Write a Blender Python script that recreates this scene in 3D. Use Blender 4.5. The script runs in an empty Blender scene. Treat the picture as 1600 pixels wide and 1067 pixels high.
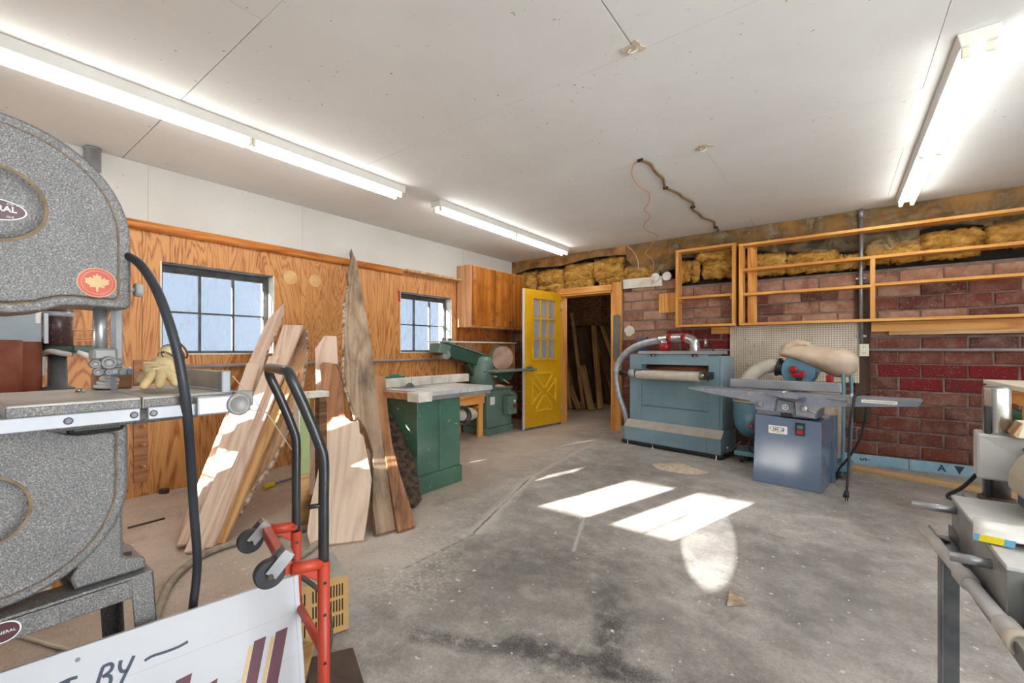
import bpy, bmesh, math, random
from mathutils import Vector, Matrix
random.seed(7)
SC = bpy.context.scene
COL = SC.collection
PI = math.pi
R = math.radians

# ---------------------------------------------------------------- camera, sky, sun, big lights, exposure
cam_d = bpy.data.cameras.new('camera')
cam = bpy.data.objects.new('camera', cam_d)
COL.objects.link(cam)
cam.location = (4.51, 0.0, 1.18)
cam.rotation_euler = (R(90), 0, R(36.75))
cam_d.sensor_width = 36.0
cam_d.lens = 683.0 / 1600.0 * 36.0
cam_d.shift_y = 13.5 / 1600.0
cam_d.clip_start = 0.02
SC.camera = cam

world = bpy.data.worlds.new('sky')
SC.world = world
world.use_nodes = True
wn = world.node_tree
bg = wn.nodes['Background']
bg.inputs['Color'].default_value = (0.66, 0.80, 1.0, 1)
bg.inputs['Strength'].default_value = 0.86

def lamp(kind, name, energy, color=(1, 1, 1)):
    d = bpy.data.lights.new(name, kind)
    d.energy = energy
    d.color = color
    o = bpy.data.objects.new(name, d)
    COL.objects.link(o)
    return o

SUN_DIR = Vector((0.283, 0.96, -0.27)).normalized()
sun = lamp('SUN', 'sun', 45.0, (1.0, 0.95, 0.88))
sun.data.angle = R(0.5)
sun.rotation_euler = SUN_DIR.to_track_quat('-Z', 'Y').to_euler()
sun.location = (3, -6, 5)
# added soft fill lamp before the unseen right-hand wall
fill = lamp('AREA', 'door_daylight', 140.0, (0.93, 0.97, 1.0))
fill.data.shape = 'RECTANGLE'
fill.data.size = 3.0
fill.data.size_y = 2.0
fill.location = (7.9, 0.9, 1.35)
fill.rotation_euler = (0, R(90), 0)
# second added fill, from behind the camera where no window stands
fill2 = lamp('AREA', 'window_daylight', 22.0, (0.93, 0.97, 1.0))
fill2.data.shape = 'RECTANGLE'
fill2.data.size = 2.4
fill2.data.size_y = 0.9
fill2.location = (5.9, -0.4, 1.75)
fill2.rotation_euler = (R(90), 0, 0)
# added spot inside the room, standing in for a reflected sun glint
glint = lamp('SPOT', 'glint', 2600.0, (1.0, 0.98, 0.95))
gp, gt = Vector((4.62, -0.38, 0.78)), Vector((3.87, 2.86, 0.0))
glint.location = gp
glint.rotation_euler = (gt - gp).to_track_quat('-Z', 'Y').to_euler()
glint.data.spot_size = R(5.7)
glint.data.spot_blend = 0.4
glint.data.shadow_soft_size = 0.005

# added bulb lamp to brighten the dark store room
store_fill = lamp('POINT', 'store_bulb', 14.0, (1.0, 0.9, 0.75))
store_fill.location = (1.5, 6.9, 2.3)
store_fill.data.shadow_soft_size = 0.05

vs = SC.view_settings
SC.display_settings.display_device = 'sRGB'
vs.view_transform = 'Standard'
vs.look = 'None'
vs.gamma = 1.0
vs.use_curve_mapping = False
vs.exposure = 0.12
SC.cycles.use_denoising = True
SC.cycles.max_bounces = 8
SC.cycles.transparent_max_bounces = 12
SC.cycles.caustics_reflective = False
SC.cycles.caustics_refractive = False
SC.cycles.sample_clamp_indirect = 6.0

# ---------------------------------------------------------------- mesh builder
class MB:
    def __init__(self):
        self.v = []; self.f = []; self.s = []
    def face(self, idx, smooth=False):
        self.f.append(tuple(idx)); self.s.append(smooth)
    def box(self, x0, x1, y0, y1, z0, z1):
        return self.obox(((x0+x1)/2, (y0+y1)/2, (z0+z1)/2), (1, 0, 0), (0, 1, 0), (0, 0, 1), abs(x1-x0)/2, abs(y1-y0)/2, abs(z1-z0)/2)
    def obox(self, c, X, Y, Z, hx, hy, hz):
        c = Vector(c); X = Vector(X)*hx; Y = Vector(Y)*hy; Z = Vector(Z)*hz
        b = len(self.v)
        for sx, sy, sz in ((-1,-1,-1),(1,-1,-1),(1,1,-1),(-1,1,-1),(-1,-1,1),(1,-1,1),(1,1,1),(-1,1,1)):
            self.v.append(tuple(c + X*sx + Y*sy + Z*sz))
        for q in ((0,3,2,1),(4,5,6,7),(0,1,5,4),(1,2,6,5),(2,3,7,6),(3,0,4,7)):
            self.face([b+i for i in q])
        return self
    def bar(self, p, q, w, h, up=(0, 0, 1)):
        p = Vector(p); q = Vector(q); d = q-p; L = d.length; d.normalize()
        u = Vector(up)
        X = d.cross(u)
        if X.length < 1e-5: X = d.cross(Vector((1, 0, 0)))
        X.normalize(); Z = X.cross(d)
        return self.obox((p+q)/2, X, d, Z, w/2, L/2, h/2)
    def ring(self, c, X, Y, r, n):
        b = len(self.v)
        for i in range(n):
            a = 2*PI*i/n
            self.v.append(tuple(Vector(c) + X*(r*math.cos(a)) + Y*(r*math.sin(a))))
        return b
    def lathe(self, c, axis, prof, n=20, smooth=True, caps=True):
        c = Vector(c); A = Vector(axis).normalized()
        X = A.orthogonal().normalized(); Y = A.cross(X)
        rs = [self.ring(c + A*h, X, Y, max(r, 1e-4), n) for r, h in prof]
        for a, b in zip(rs, rs[1:]):
            for i in range(n):
                j = (i+1) % n
                self.face((a+i, a+j, b+j, b+i), smooth)
        if caps:
            self.face([rs[0]+i for i in reversed(range(n))])
            self.face([rs[-1]+i for i in range(n)])
        return self
    def cyl(self, p, q, r, r2=None, n=18, smooth=True):
        p = Vector(p); q = Vector(q); d = q-p
        return self.lathe(p, d, [(r, 0), (r if r2 is None else r2, d.length)], n, smooth)
    def tube(self, pts, r, n=8, caps=True, rfun=None):
        P = [Vector(p) for p in pts]; m = len(P)
        T = [(P[min(i+1, m-1)] - P[max(i-1, 0)]).normalized() for i in range(m)]
        X = T[0].orthogonal().normalized()
        rs = []
        for i in range(m):
            X = (X - T[i]*X.dot(T[i])).normalized(); Y = T[i].cross(X)
            rs.append(self.ring(P[i], X, Y, rfun(i) if rfun else r, n))
        for a, b in zip(rs, rs[1:]):
            for i in range(n):
                j = (i+1) % n
                self.face((a+i, a+j, b+j, b+i), True)
        if caps:
            self.face([rs[0]+i for i in reversed(range(n))]); self.face([rs[-1]+i for i in range(n)])
        return self
    def prism(self, poly, off, smooth_side=False):
        P = [Vector(p) for p in poly]; O = Vector(off); n = len(P)
        nn = Vector((0, 0, 0))
        for i in range(n): nn += P[i].cross(P[(i+1) % n])
        if nn.dot(O) > 0: P = P[::-1]
        b = len(self.v)
        self.v += [tuple(p) for p in P] + [tuple(p+O) for p in P]
        self.face([b+i for i in range(n)])
        self.face([b+n+i for i in reversed(range(n))])
        for i in range(n):
            j = (i+1) % n
            self.face((b+j, b+i, b+n+i, b+n+j), smooth_side)
        return self
    def ell(self, c, rx, ry, rz, n=14, m=8, rot=None):
        b = len(self.v); c = Vector(c)
        for i in range(m+1):
            t = PI*i/m
            for j in range(n):
                a = 2*PI*j/n
                p = Vector((rx*math.sin(t)*math.cos(a), ry*math.sin(t)*math.sin(a), rz*math.cos(t)))
                if rot: p = rot @ p
                self.v.append(tuple(c+p))
        for i in range(m):
            for j in range(n):
                k = (j+1) % n
                self.face((b+i*n+j, b+(i+1)*n+j, b+(i+1)*n+k, b+i*n+k), True)
        return self
    def torus(self, c, axis, Rr, r, n=24, m=8):
        A = Vector(axis).normalized(); X = A.orthogonal().normalized(); Y = A.cross(X)
        pts = [Vector(c) + X*(Rr*math.cos(2*PI*i/n)) + Y*(Rr*math.sin(2*PI*i/n)) for i in range(n+1)]
        return self.tube(pts, r, m, caps=False)

ORG = {}
def mesh_of(mb, name, org=(0, 0, 0)):
    me = bpy.data.meshes.new(name)
    ox, oy, oz = org
    me.from_pydata([(x-ox, y-oy, z-oz) for x, y, z in mb.v], [], mb.f)
    me.polygons.foreach_set('use_smooth', mb.s)
    me.update()
    return me
def bevel(o, w, seg=2):
    m = o.modifiers.new('bevel', 'BEVEL'); m.width = w; m.segments = seg; m.limit_method = 'ANGLE'; m.angle_limit = R(40)
    return o
def tag(o, label=None, cat=None, group=None, kind=None):
    if label: o['label'] = label
    if cat: o['category'] = cat
    if group: o['group'] = group
    if kind: o['kind'] = kind
    return o
def thing(name, label, cat, loc=(0, 0, 0), rot=0.0, group=None):
    o = bpy.data.objects.new(name, None); COL.objects.link(o)
    o.empty_display_size = 0.1
    o.location = loc; o.rotation_euler = (0, 0, rot)
    ORG[o.name] = tuple(loc) if rot == 0 else (0, 0, 0)
    return tag(o, label, cat, group)
def part(name, mb, mat, parent=None, bv=0, seg=2, label=None, kind=None):
    org = ORG.get(parent.name, (0, 0, 0)) if parent else (0, 0, 0)
    o = bpy.data.objects.new(name, mesh_of(mb, name, org)); COL.objects.link(o)
    if parent: o.parent = parent
    o.data.materials.append(mat)
    if bv: bevel(o, bv, seg)
    ORG[o.name] = org
    return tag(o, label=label, kind=kind)
def single(name, label, cat, mb, mat, loc=(0, 0, 0), bv=0, seg=2, group=None, kind=None):
    o = bpy.data.objects.new(name, mesh_of(mb, name, loc)); COL.objects.link(o)
    o.location = loc; o.data.materials.append(mat)
    if bv: bevel(o, bv, seg)
    ORG[o.name] = tuple(loc)
    return tag(o, label, cat, group, kind)
def struct(name, mb, mat, bv=0, label=None):
    o = part(name, mb, mat, None, bv); o['kind'] = 'structure'
    return tag(o, label=label)
def inst(name, me, parent, loc, rot=(0, 0, 0), scale=(1, 1, 1)):
    o = bpy.data.objects.new(name, me); COL.objects.link(o)
    if parent: o.parent = parent
    o.location = loc; o.rotation_euler = rot; o.scale = scale
    return o
def text_part(name, s, size, origin, X, Y, mat, parent, depth=0.0006, align='CENTER', shear=0.0, label=None, bold=0.0):
    cu = bpy.data.curves.new('lettering', 'FONT')
    cu.body = s; cu.size = size; cu.align_x = align; cu.align_y = 'CENTER'; cu.extrude = depth; cu.shear = shear; cu.offset = bold; cu.resolution_u = 3
    t = bpy.data.objects.new('lettering', cu); COL.objects.link(t)
    bpy.context.view_layer.update()
    me = bpy.data.meshes.new_from_object(t.evaluated_get(bpy.context.evaluated_depsgraph_get()))
    bpy.data.objects.remove(t); bpy.data.curves.remove(cu)
    X = Vector(X).normalized(); Y = Vector(Y).normalized(); Z = X.cross(Y)
    org = Vector(ORG.get(parent.name, (0, 0, 0)))
    o0 = Vector(origin) - org
    for v in me.vertices:
        v.co = o0 + X*v.co.x + Y*v.co.y + Z*v.co.z
    me.materials.clear(); me.materials.append(mat)
    o = bpy.data.objects.new(name, me); COL.objects.link(o); o.parent = parent
    ORG[o.name] = tuple(org)
    return tag(o, label=label)
def smooth_path(pts, k=6):
    P = [Vector(p) for p in pts]; out = []
    for i in range(len(P)-1):
        p0 = P[max(i-1, 0)]; p1 = P[i]; p2 = P[i+1]; p3 = P[min(i+2, len(P)-1)]
        for j in range(k):
            t = j/k
            out.append(0.5*((2*p1) + (p2-p0)*t + (2*p0-5*p1+4*p2-p3)*t*t + (3*p1-p0-3*p2+p3)*t**3))
    out.append(P[-1])
    return out
def skin(name, verts, edges, radii, mat, parent=None, sub=1, org=(0, 0, 0)):
    me = bpy.data.meshes.new(name)
    me.from_pydata([tuple(Vector(v)-Vector(org)) for v in verts], edges, [])
    o = bpy.data.objects.new(name, me); COL.objects.link(o)
    m = o.modifiers.new('skin', 'SKIN')
    for i, r in enumerate(radii):
        me.skin_vertices[0].data[i].radius = (r, r) if not isinstance(r, tuple) else r
    me.skin_vertices[0].data[0].use_root = True
    m.use_smooth_shade = True
    s = o.modifiers.new('sub', 'SUBSURF'); s.levels = sub; s.render_levels = sub
    bpy.context.view_layer.update()
    m2 = bpy.data.meshes.new_from_object(o.evaluated_get(bpy.context.evaluated_depsgraph_get()))
    o.modifiers.clear(); o.data = m2
    m2.materials.clear(); m2.materials.append(mat)
    if parent: o.parent = parent
    return o
# ---------------------------------------------------------------- materials
def lin(c):
    return tuple((x/255/12.92 if x/255 <= 0.04045 else ((x/255+0.055)/1.055)**2.4) for x in c) + (1,)
class NT:
    def __init__(self, name):
        self.m = bpy.data.materials.new(name); self.m.use_nodes = True
        self.t = self.m.node_tree; self.b = self.t.nodes['Principled BSDF']; self.out = self.t.nodes['Material Output']
    def n(self, kind, **kw):
        x = self.t.nodes.new(kind)
        for k, v in kw.items():
            if k in x.inputs: self.set(x.inputs[k], v)
            else: setattr(x, k, v)
        return x
    def set(self, sock, v):
        if hasattr(v, 'is_linked'): self.t.links.new(v, sock)
        else: sock.default_value = v
    def coord(self, scale=(1, 1, 1), loc=(0, 0, 0), rot=(0, 0, 0)):
        tc = self.n('ShaderNodeTexCoord'); mp = self.n('ShaderNodeMapping')
        self.t.links.new(tc.outputs['Object'], mp.inputs['Vector'])
        mp.inputs['Scale'].default_value = scale; mp.inputs['Location'].default_value = loc; mp.inputs['Rotation'].default_value = rot
        return mp.outputs['Vector']
    def noise(self, vec, scale, detail=4, rough=0.55, dist=0.0):
        x = self.n('ShaderNodeTexNoise'); self.set(x.inputs['Vector'], vec)
        x.inputs['Scale'].default_value = scale; x.inputs['Detail'].default_value = detail
        x.inputs['Roughness'].default_value = rough; x.inputs['Distortion'].default_value = dist
        return x.outputs['Fac']
    def ramp(self, fac, stops):
        x = self.n('ShaderNodeValToRGB'); self.set(x.inputs['Fac'], fac)
        e = x.color_ramp.elements
        while len(e) < len(stops): e.new(0.5)
        for el, (p, c) in zip(e, stops):
            el.position = p; el.color = c if len(c) == 4 else tuple(c)+(1,)
        return x.outputs['Color']
    def mr(self, fac, a, b, c=0.0, d=1.0):
        x = self.n('ShaderNodeMapRange'); self.set(x.inputs['Value'], fac)
        for k, v in zip(('From Min', 'From Max', 'To Min', 'To Max'), (a, b, c, d)): x.inputs[k].default_value = v
        return x.outputs['Result']
    def mix(self, fac, a, b, mode='MIX'):
        x = self.n('ShaderNodeMix', data_type='RGBA', blend_type=mode)
        self.set(x.inputs[0], fac); self.set(x.inputs[6], a); self.set(x.inputs[7], b)
        return x.outputs[2]
    def math(self, op, a, b=0.0, clamp=False):
        x = self.n('ShaderNodeMath', operation=op, use_clamp=clamp); self.set(x.inputs[0], a); self.set(x.inputs[1], b)
        return x.outputs[0]
    def bump(self, h, strength=0.3, dist=0.01):
        x = self.n('ShaderNodeBump'); self.set(x.inputs['Height'], h)
        x.inputs['Strength'].default_value = strength; x.inputs['Distance'].default_value = dist
        self.t.links.new(x.outputs['Normal'], self.b.inputs['Normal'])
    def fin(self, color=None, rough=0.5, metal=0.0, spec=0.5, **kw):
        if color is not None: self.set(self.b.inputs['Base Color'], color)
        self.set(self.b.inputs['Roughness'], rough); self.b.inputs['Metallic'].default_value = metal
        self.b.inputs['Specular IOR Level'].default_value = spec
        for k, v in kw.items(): self.b.inputs[k].default_value = v
        return self.m

def plain(name, c1, c2=None, scale=6.0, rough=0.5, metal=0.0, bump=0.0, bscale=60.0, lo=0.35, hi=0.65, spec=0.5, speck=None, sscale=80.0, slo=0.62, shi=0.7, **kw):
    N = NT(name); v = N.coord()
    c1 = lin(c1); col = c1
    if c2:
        col = N.ramp(N.noise(v, scale, 5), [(lo, c1), (hi, lin(c2))])
    if speck:
        col = N.mix(N.mr(N.noise(v, sscale, 2), slo, shi), col, lin(speck))
    if bump:
        N.bump(N.noise(v, bscale, 3), bump, 0.004)
    return N.fin(col, rough, metal, spec, **kw)

def wood(name, c1, c2, c3, axis='Y', scale=1.0, rough=0.55, rings=7.0, spec=0.35, dark=None, dsc=1.2):
    """long grain along axis, cathedral rings, fine fibres"""
    N = NT(name)
    k = 0.07
    sc = {'X': (k, 1, 1), 'Y': (1, k, 1), 'Z': (1, 1, k)}[axis]
    oi = N.n('ShaderNodeObjectInfo')
    v = N.coord(tuple(s*scale for s in sc))
    va = N.n('ShaderNodeVectorMath', operation='ADD'); N.set(va.inputs[0], v)
    cm = N.n('ShaderNodeCombineXYZ'); r10 = N.math('MULTIPLY', oi.outputs['Random'], 23.0)
    for i in range(3): N.set(cm.inputs[i], r10)
    N.set(va.inputs[1], cm.outputs[0]); v = va.outputs[0]
    big = N.noise(v, 3.0, 3, 0.5, 0.6)
    rg = N.math('FRACT', N.math('MULTIPLY', big, rings*2))
    tri = N.math('ABSOLUTE', N.math('SUBTRACT', rg, 0.5))
    fib = N.noise(v, 90.0, 3, 0.6)
    f = N.math('ADD', N.math('MULTIPLY', tri, 1.1), N.math('MULTIPLY', fib, 0.45))
    col = N.ramp(f, [(0.2, lin(c1)), (0.5, lin(c2)), (0.85, lin(c3))])
    if dark:
        vd = N.coord((2.0, 2.0, 2.0) if axis != 'Y' else (2.6, 1.1, 2.6))
        vb = N.n('ShaderNodeVectorMath', operation='ADD'); N.set(vb.inputs[0], vd); N.set(vb.inputs[1], cm.outputs[0])
        d = N.math('MULTIPLY', N.mr(N.noise(vb.outputs[0], dsc, 5, 0.6), 0.48, 0.7), N.mr(fib, 0.3, 0.6, 0.6, 1.0))
        col = N.mix(d, col, lin(dark))
    N.bump(fib, 0.12, 0.003)
    return N.fin(col, rough, 0, spec)

def plywood(name, c1, c2, c3):
    N = NT(name)
    v = N.coord((1, 1.0, 0.16))
    wv = N.noise(v, 2.6, 4, 0.5, 0.9)
    rg = N.math('FRACT', N.math('MULTIPLY', wv, 24.0))
    tri = N.math('MULTIPLY', N.math('ABSOLUTE', N.math('SUBTRACT', rg, 0.5)), 2.0)
    v2 = N.coord((1, 1.0, 0.05))
    fib = N.noise(v2, 120.0, 3, 0.6)
    f = N.math('ADD', N.math('MULTIPLY', tri, 0.62), N.math('MULTIPLY', fib, 0.42))
    col = N.ramp(f, [(0.2, lin(c3)), (0.36, lin(c2)), (0.62, lin(c1))])
    big = N.noise(N.coord((1, 1, 0.6)), 1.4, 3)
    col = N.mix(N.mr(big, 0.5, 0.75, 0, 0.35), col, lin(c1))
    N.bump(f, 0.08, 0.003)
    return N.fin(col, 0.42, 0, 0.4)

M = {}
M['drywall'] = plain('white drywall', (230, 230, 228), (224, 223, 220), 1.6, 0.85, bump=0.04, bscale=25, speck=(150, 140, 128), sscale=34, slo=0.745, shi=0.76)
M['drywall_wall'] = plain('painted drywall', (214, 212, 206), (206, 203, 196), 1.3, 0.8, bump=0.04, bscale=25, speck=(140, 130, 118), sscale=30, slo=0.745, shi=0.76)
M['plywood'] = plywood('fir plywood', (208, 150, 92), (188, 124, 70), (152, 90, 46))
M['plydark'] = plywood('dark fir paneling', (180, 108, 54), (150, 82, 38), (105, 52, 22))
M['cabinet'] = wood('varnished birch', (196, 128, 55), (181, 110, 42), (150, 84, 28), 'Z', 1.0, 0.32, 3.0, dark=(128, 66, 24), dsc=2.0)
M['cabside'] = wood('birch side', (222, 172, 128), (210, 155, 108), (186, 128, 82), 'Z', 1.0, 0.4, 3.0)
M['pine_x'] = wood('pine lengthwise x', (236, 180, 104), (226, 164, 84), (196, 126, 58), 'X', 1.2, 0.5, 4.0)
M['pine_y'] = wood('pine lengthwise y', (230, 166, 96), (216, 148, 78), (186, 112, 52), 'Y', 1.2, 0.5, 4.0)
M['pine_z'] = wood('pine upright', (236, 180, 104), (224, 160, 82), (194, 124, 58), 'Z', 1.2, 0.5, 4.0)
M['rail'] = wood('varnished fir rail', (214, 140, 70), (192, 116, 50), (156, 84, 32), 'Y', 1.2, 0.4, 4.0)
M['board'] = wood('pale rough-sawn board', (228, 206, 186), (220, 196, 174), (204, 176, 152), 'Y', 1.5, 0.65, 4.0)
M['boardpink'] = wood('pinkish sawn board', (222, 196, 178), (212, 184, 164), (194, 162, 140), 'Y', 1.4, 0.65, 5.0)
M['boardgold'] = wood('golden board', (214, 174, 122), (200, 154, 100), (172, 124, 74), 'Y', 1.6, 0.6, 4.0)
M['boardgrey'] = wood('weathered slab', (180, 158, 134), (164, 140, 116), (140, 116, 94), 'Y', 1.2, 0.7, 5.0, dark=(82, 68, 58), dsc=1.6)
M['boardtan'] = wood('tan slab', (212, 172, 136), (200, 158, 120), (178, 134, 98), 'Y', 1.2, 0.65, 5.0, dark=(112, 84, 70), dsc=1.4)
M['boardbrown'] = wood('brown slab', (184, 134, 98), (170, 120, 84), (146, 98, 66), 'Y', 1.2, 0.6, 5.0, dark=(84, 56, 42), dsc=1.4)
M['lumber'] = wood('old lumber', (196, 160, 112), (172, 134, 88), (130, 96, 58), 'Y', 1.2, 0.65, 4.0)
M['lumberdark'] = wood('brown lumber', (140, 104, 72), (118, 84, 56), (82, 56, 36), 'Y', 1.2, 0.7, 4.0)
M['bark'] = plain('bark', (92, 72, 58), (46, 34, 28), 22, 0.9, bump=0.9, bscale=26, lo=0.4, hi=0.6)
M['barkpale'] = plain('pale bark', (210, 188, 168), (112, 88, 72), 18, 0.9, bump=0.9, bscale=24, lo=0.42, hi=0.6)
M['whitewood'] = plain('white painted wood', (236, 232, 222), (208, 198, 180), 9, 0.55, bump=0.1, speck=(120, 96, 70), sscale=40, slo=0.7, shi=0.73)
M['greenwood'] = plain('pale green paint', (170, 186, 132), (150, 164, 112), 8, 0.6)
M['darkwood'] = wood('dark stained wood', (86, 62, 46), (70, 48, 36), (48, 32, 24), 'Z', 1.0, 0.6, 4.0)
M['oldpine_x'] = wood('old plank', (214, 178, 134), (196, 156, 112), (160, 118, 78), 'X', 1.0, 0.65, 4.0)

def brickmat(name, stops, dust, dlo, dhi):
    N = NT(name); oi = N.n('ShaderNodeObjectInfo')
    base = N.ramp(oi.outputs['Random'], [(p, lin(c)) for p, c in stops])
    v = N.coord()
    va = N.n('ShaderNodeVectorMath', operation='ADD'); N.set(va.inputs[0], v)
    cm = N.n('ShaderNodeCombineXYZ'); r10 = N.math('MULTIPLY', oi.outputs['Random'], 57.0)
    for i in range(3): N.set(cm.inputs[i], r10)
    N.set(va.inputs[1], cm.outputs[0]); v = va.outputs[0]
    col = N.mix(N.mr(N.noise(v, 14, 5), 0.3, 0.75, 0, 0.5), base, lin((84, 40, 32)), 'MIX')
    col = N.mix(N.mr(N.noise(v, 7, 6, 0.7), dlo-0.05, dhi-0.06, 0, 0.7), col, lin(dust))
    col = N.mix(N.mr(N.noise(v, 60, 3, 0.6), 0.6, 0.68, 0, 0.55), col, lin((168, 148, 134)))
    N.bump(N.noise(v, 45, 4), 0.35, 0.006)
    return N.fin(col, 0.8, 0, 0.25)
M['brick'] = brickmat('red brick', [(0.0, (112, 60, 50)), (0.3, (126, 70, 56)), (0.5, (94, 54, 48)), (0.7, (134, 78, 62)), (0.88, (92, 60, 58)), (1.0, (118, 64, 54))], (160, 130, 114), 0.52, 0.8)
M['brickdusty'] = brickmat('dusty brick', [(0.0, (150, 104, 82)), (0.35, (164, 116, 92)), (0.6, (136, 88, 72)), (0.85, (172, 130, 106)), (1.0, (128, 80, 68))], (196, 162, 140), 0.45, 0.7)
M['brickpaint'] = brickmat('brick with red paint', [(0.0, (120, 32, 36)), (0.5, (128, 28, 34)), (1.0, (104, 42, 42))], (150, 90, 80), 0.6, 0.9)
M['mortar'] = plain('mortar', (140, 124, 114), (112, 96, 88), 9, 0.95, bump=0.5, bscale=40)
M['mortardark'] = plain('dark cavity', (52, 42, 36), (36, 30, 26), 5, 0.95)
def insul():
    N = NT('yellow glass-wool'); v = N.coord((1, 1, 1.6))
    f = N.noise(v, 9, 6, 0.65, 0.6)
    col = N.ramp(f, [(0.3, lin((128, 84, 30))), (0.5, lin((196, 148, 72))), (0.72, lin((226, 186, 110)))])
    N.bump(N.noise(v, 26, 6, 0.7, 0.5), 0.9, 0.02)
    return N.fin(col, 0.95, 0, 0.1)
M['insul'] = insul()
M['kraft'] = plain('kraft facing behind film', (176, 130, 72), (96, 68, 36), 5, 0.6, bump=0.2, bscale=9)
def film():
    N = NT('poly film'); v = N.coord((1, 1, 1))
    fold = N.noise(v, 4.2, 6, 0.62, 3.0)
    N.bump(fold, 1.0, 0.09)
    N.fin(N.ramp(fold, [(0.4, lin((150, 122, 78))), (0.6, lin((206, 188, 148)))]), 0.12, 0, 0.9)
    tr = N.n('ShaderNodeBsdfTransparent'); tr.inputs['Color'].default_value = (0.95, 0.9, 0.8, 1)
    ms = N.n('ShaderNodeMixShader'); N.set(ms.inputs[0], N.mr(N.noise(v, 5, 4), 0.4, 0.7, 0.12, 0.6))
    N.t.links.new(tr.outputs[0], ms.inputs[1]); N.t.links.new(N.b.outputs[0], ms.inputs[2]); N.t.links.new(ms.outputs[0], N.out.inputs['Surface'])
    return N.m
M['film'] = film()
def glass(name, a, tint, dirt=None):
    N = NT(name); N.fin(lin((205, 215, 225)), 0.08, 0, 0.6)
    tr = N.n('ShaderNodeBsdfTransparent'); tr.inputs['Color'].default_value = tint
    ms = N.n('ShaderNodeMixShader')
    if dirt: N.set(ms.inputs[0], N.mr(N.noise(N.coord((1, 1, 0.35)), 7, 5, 0.6, 1.5), 0.45, 0.85, a, dirt))
    else: ms.inputs[0].default_value = a
    N.t.links.new(tr.outputs[0], ms.inputs[1]); N.t.links.new(N.b.outputs[0], ms.inputs[2]); N.t.links.new(ms.outputs[0], N.out.inputs['Surface'])
    return N.m
M['glass'] = glass('window glass', 0.06, (0.96, 0.98, 1, 1), 0.35)
M['doorglass'] = glass('door glass', 0.3, (0.9, 0.93, 0.97, 1))

M['steelframe'] = plain('weathered steel sash', (92, 96, 100), (66, 66, 66), 12, 0.6, 0.2, bump=0.2)
M['galv'] = plain('galvanised conduit', (166, 170, 176), (140, 142, 146), 8, 0.4, 0.6)
M['conduitgrey'] = plain('grey conduit', (170, 160, 158), (146, 138, 140), 6, 0.5, 0.1)
M['chrome'] = plain('bright steel', (214, 212, 208), (170, 166, 160), 5, 0.22, 0.9, speck=(150, 96, 60), sscale=6, slo=0.62, shi=0.8)
M['steel'] = plain('machined steel', (196, 198, 200), (160, 162, 166), 5, 0.35, 0.75, bump=0.03)
M['alu'] = plain('dull aluminium', (172, 174, 178), (148, 150, 156), 4, 0.42, 0.35, bump=0.03)
M['castiron'] = plain('cast-iron table', (190, 184, 176), (160, 156, 150), 6, 0.45, 0.3, bump=0.05)
M['duct'] = plain('duct foil', (216, 218, 222), (180, 184, 190), 20, 0.25, 0.85, bump=0.35, bscale=60)
def hammered():
    N = NT('hammered grey enamel'); v = N.coord()
    f = N.noise(v, 310, 3, 0.7)
    col = N.ramp(f, [(0.30, lin((66, 67, 72))), (0.48, lin((118, 117, 117))), (0.58, lin((138, 135, 130))), (0.68, lin((188, 184, 176)))])
    rust = N.mr(N.noise(v, 3.0, 5, 0.6), 0.5, 0.75, 0, 0.4)
    col = N.mix(rust, col, lin((138, 116, 92)))
    col = N.mix(N.mr(N.noise(v, 14, 4, 0.6), 0.35, 0.7, 0, 0.3), col, lin((84, 84, 88)))
    N.bump(f, 0.35, 0.004)
    return N.fin(col, 0.36, 0.25, 0.5)
M['hammer'] = hammered()
M['groove'] = plain('dusty groove', (150, 128, 100), (110, 92, 72), 30, 0.8)
M['planer'] = plain('blue-green machine enamel', (132, 160, 172), (114, 143, 157), 1.8, 0.17, 0.0, spec=0.6)
M['planerdust'] = plain('dusty ledge', (186, 178, 168), (170, 164, 156), 8, 0.8)
M['jointer'] = plain('slate-blue enamel', (110, 126, 150), (96, 112, 136), 2.0, 0.2, 0.0, spec=0.6)
M['jointbed'] = plain('worn blue-grey casting', (146, 150, 160), (118, 126, 140), 7, 0.45, 0.1, speck=(170, 150, 140), sscale=20, slo=0.6, shi=0.7)
M['dust_blue'] = plain('collector blue', (110, 158, 178), (90, 136, 156), 3, 0.3, spec=0.6)
M['sawgreen'] = plain('green enamel', (80, 118, 100), (66, 100, 86), 2.5, 0.17, speck=(160, 160, 120), sscale=22, slo=0.68, shi=0.73, spec=0.6)
M['sandgreen'] = plain('sander green', (108, 132, 120), (88, 112, 102), 3, 0.35, spec=0.5)
M['sanddark'] = plain('sander dark green', (52, 84, 72), (40, 68, 58), 3, 0.4)
M['tabletop'] = plain('pale table top', (216, 216, 216), (190, 190, 192), 4, 0.38, 0.25, speck=(150, 140, 128), sscale=12, slo=0.6, shi=0.75)
M['abrasive'] = plain('worn sanding disc', (186, 154, 136), (160, 124, 106), 9, 0.85)
M['sandpaper'] = plain('brown sanding sleeve', (150, 88, 66), (132, 74, 54), 14, 0.85, bump=0.2, bscale=300)
M['maroon'] = plain('maroon drum', (82, 58, 60), (58, 40, 44), 5, 0.3, speck=(120, 96, 92), sscale=60, slo=0.6, shi=0.7)
M['black'] = plain('black', (28, 28, 30), (40, 40, 42), 12, 0.45)
M['rubber'] = plain('black rubber', (46, 48, 52), (62, 62, 64), 9, 0.6)
M['cordblack'] = plain('thick rubber cord', (56, 60, 66), (40, 42, 48), 7, 0.42)
M['tapeblack'] = plain('black wrap', (30, 31, 34), (48, 48, 50), 10, 0.3, bump=0.25, bscale=26, spec=0.7)
M['truckred'] = plain('orange-red enamel', (196, 70, 44), (172, 56, 38), 6, 0.4, speck=(120, 66, 50), sscale=30, slo=0.66, shi=0.7)
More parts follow.
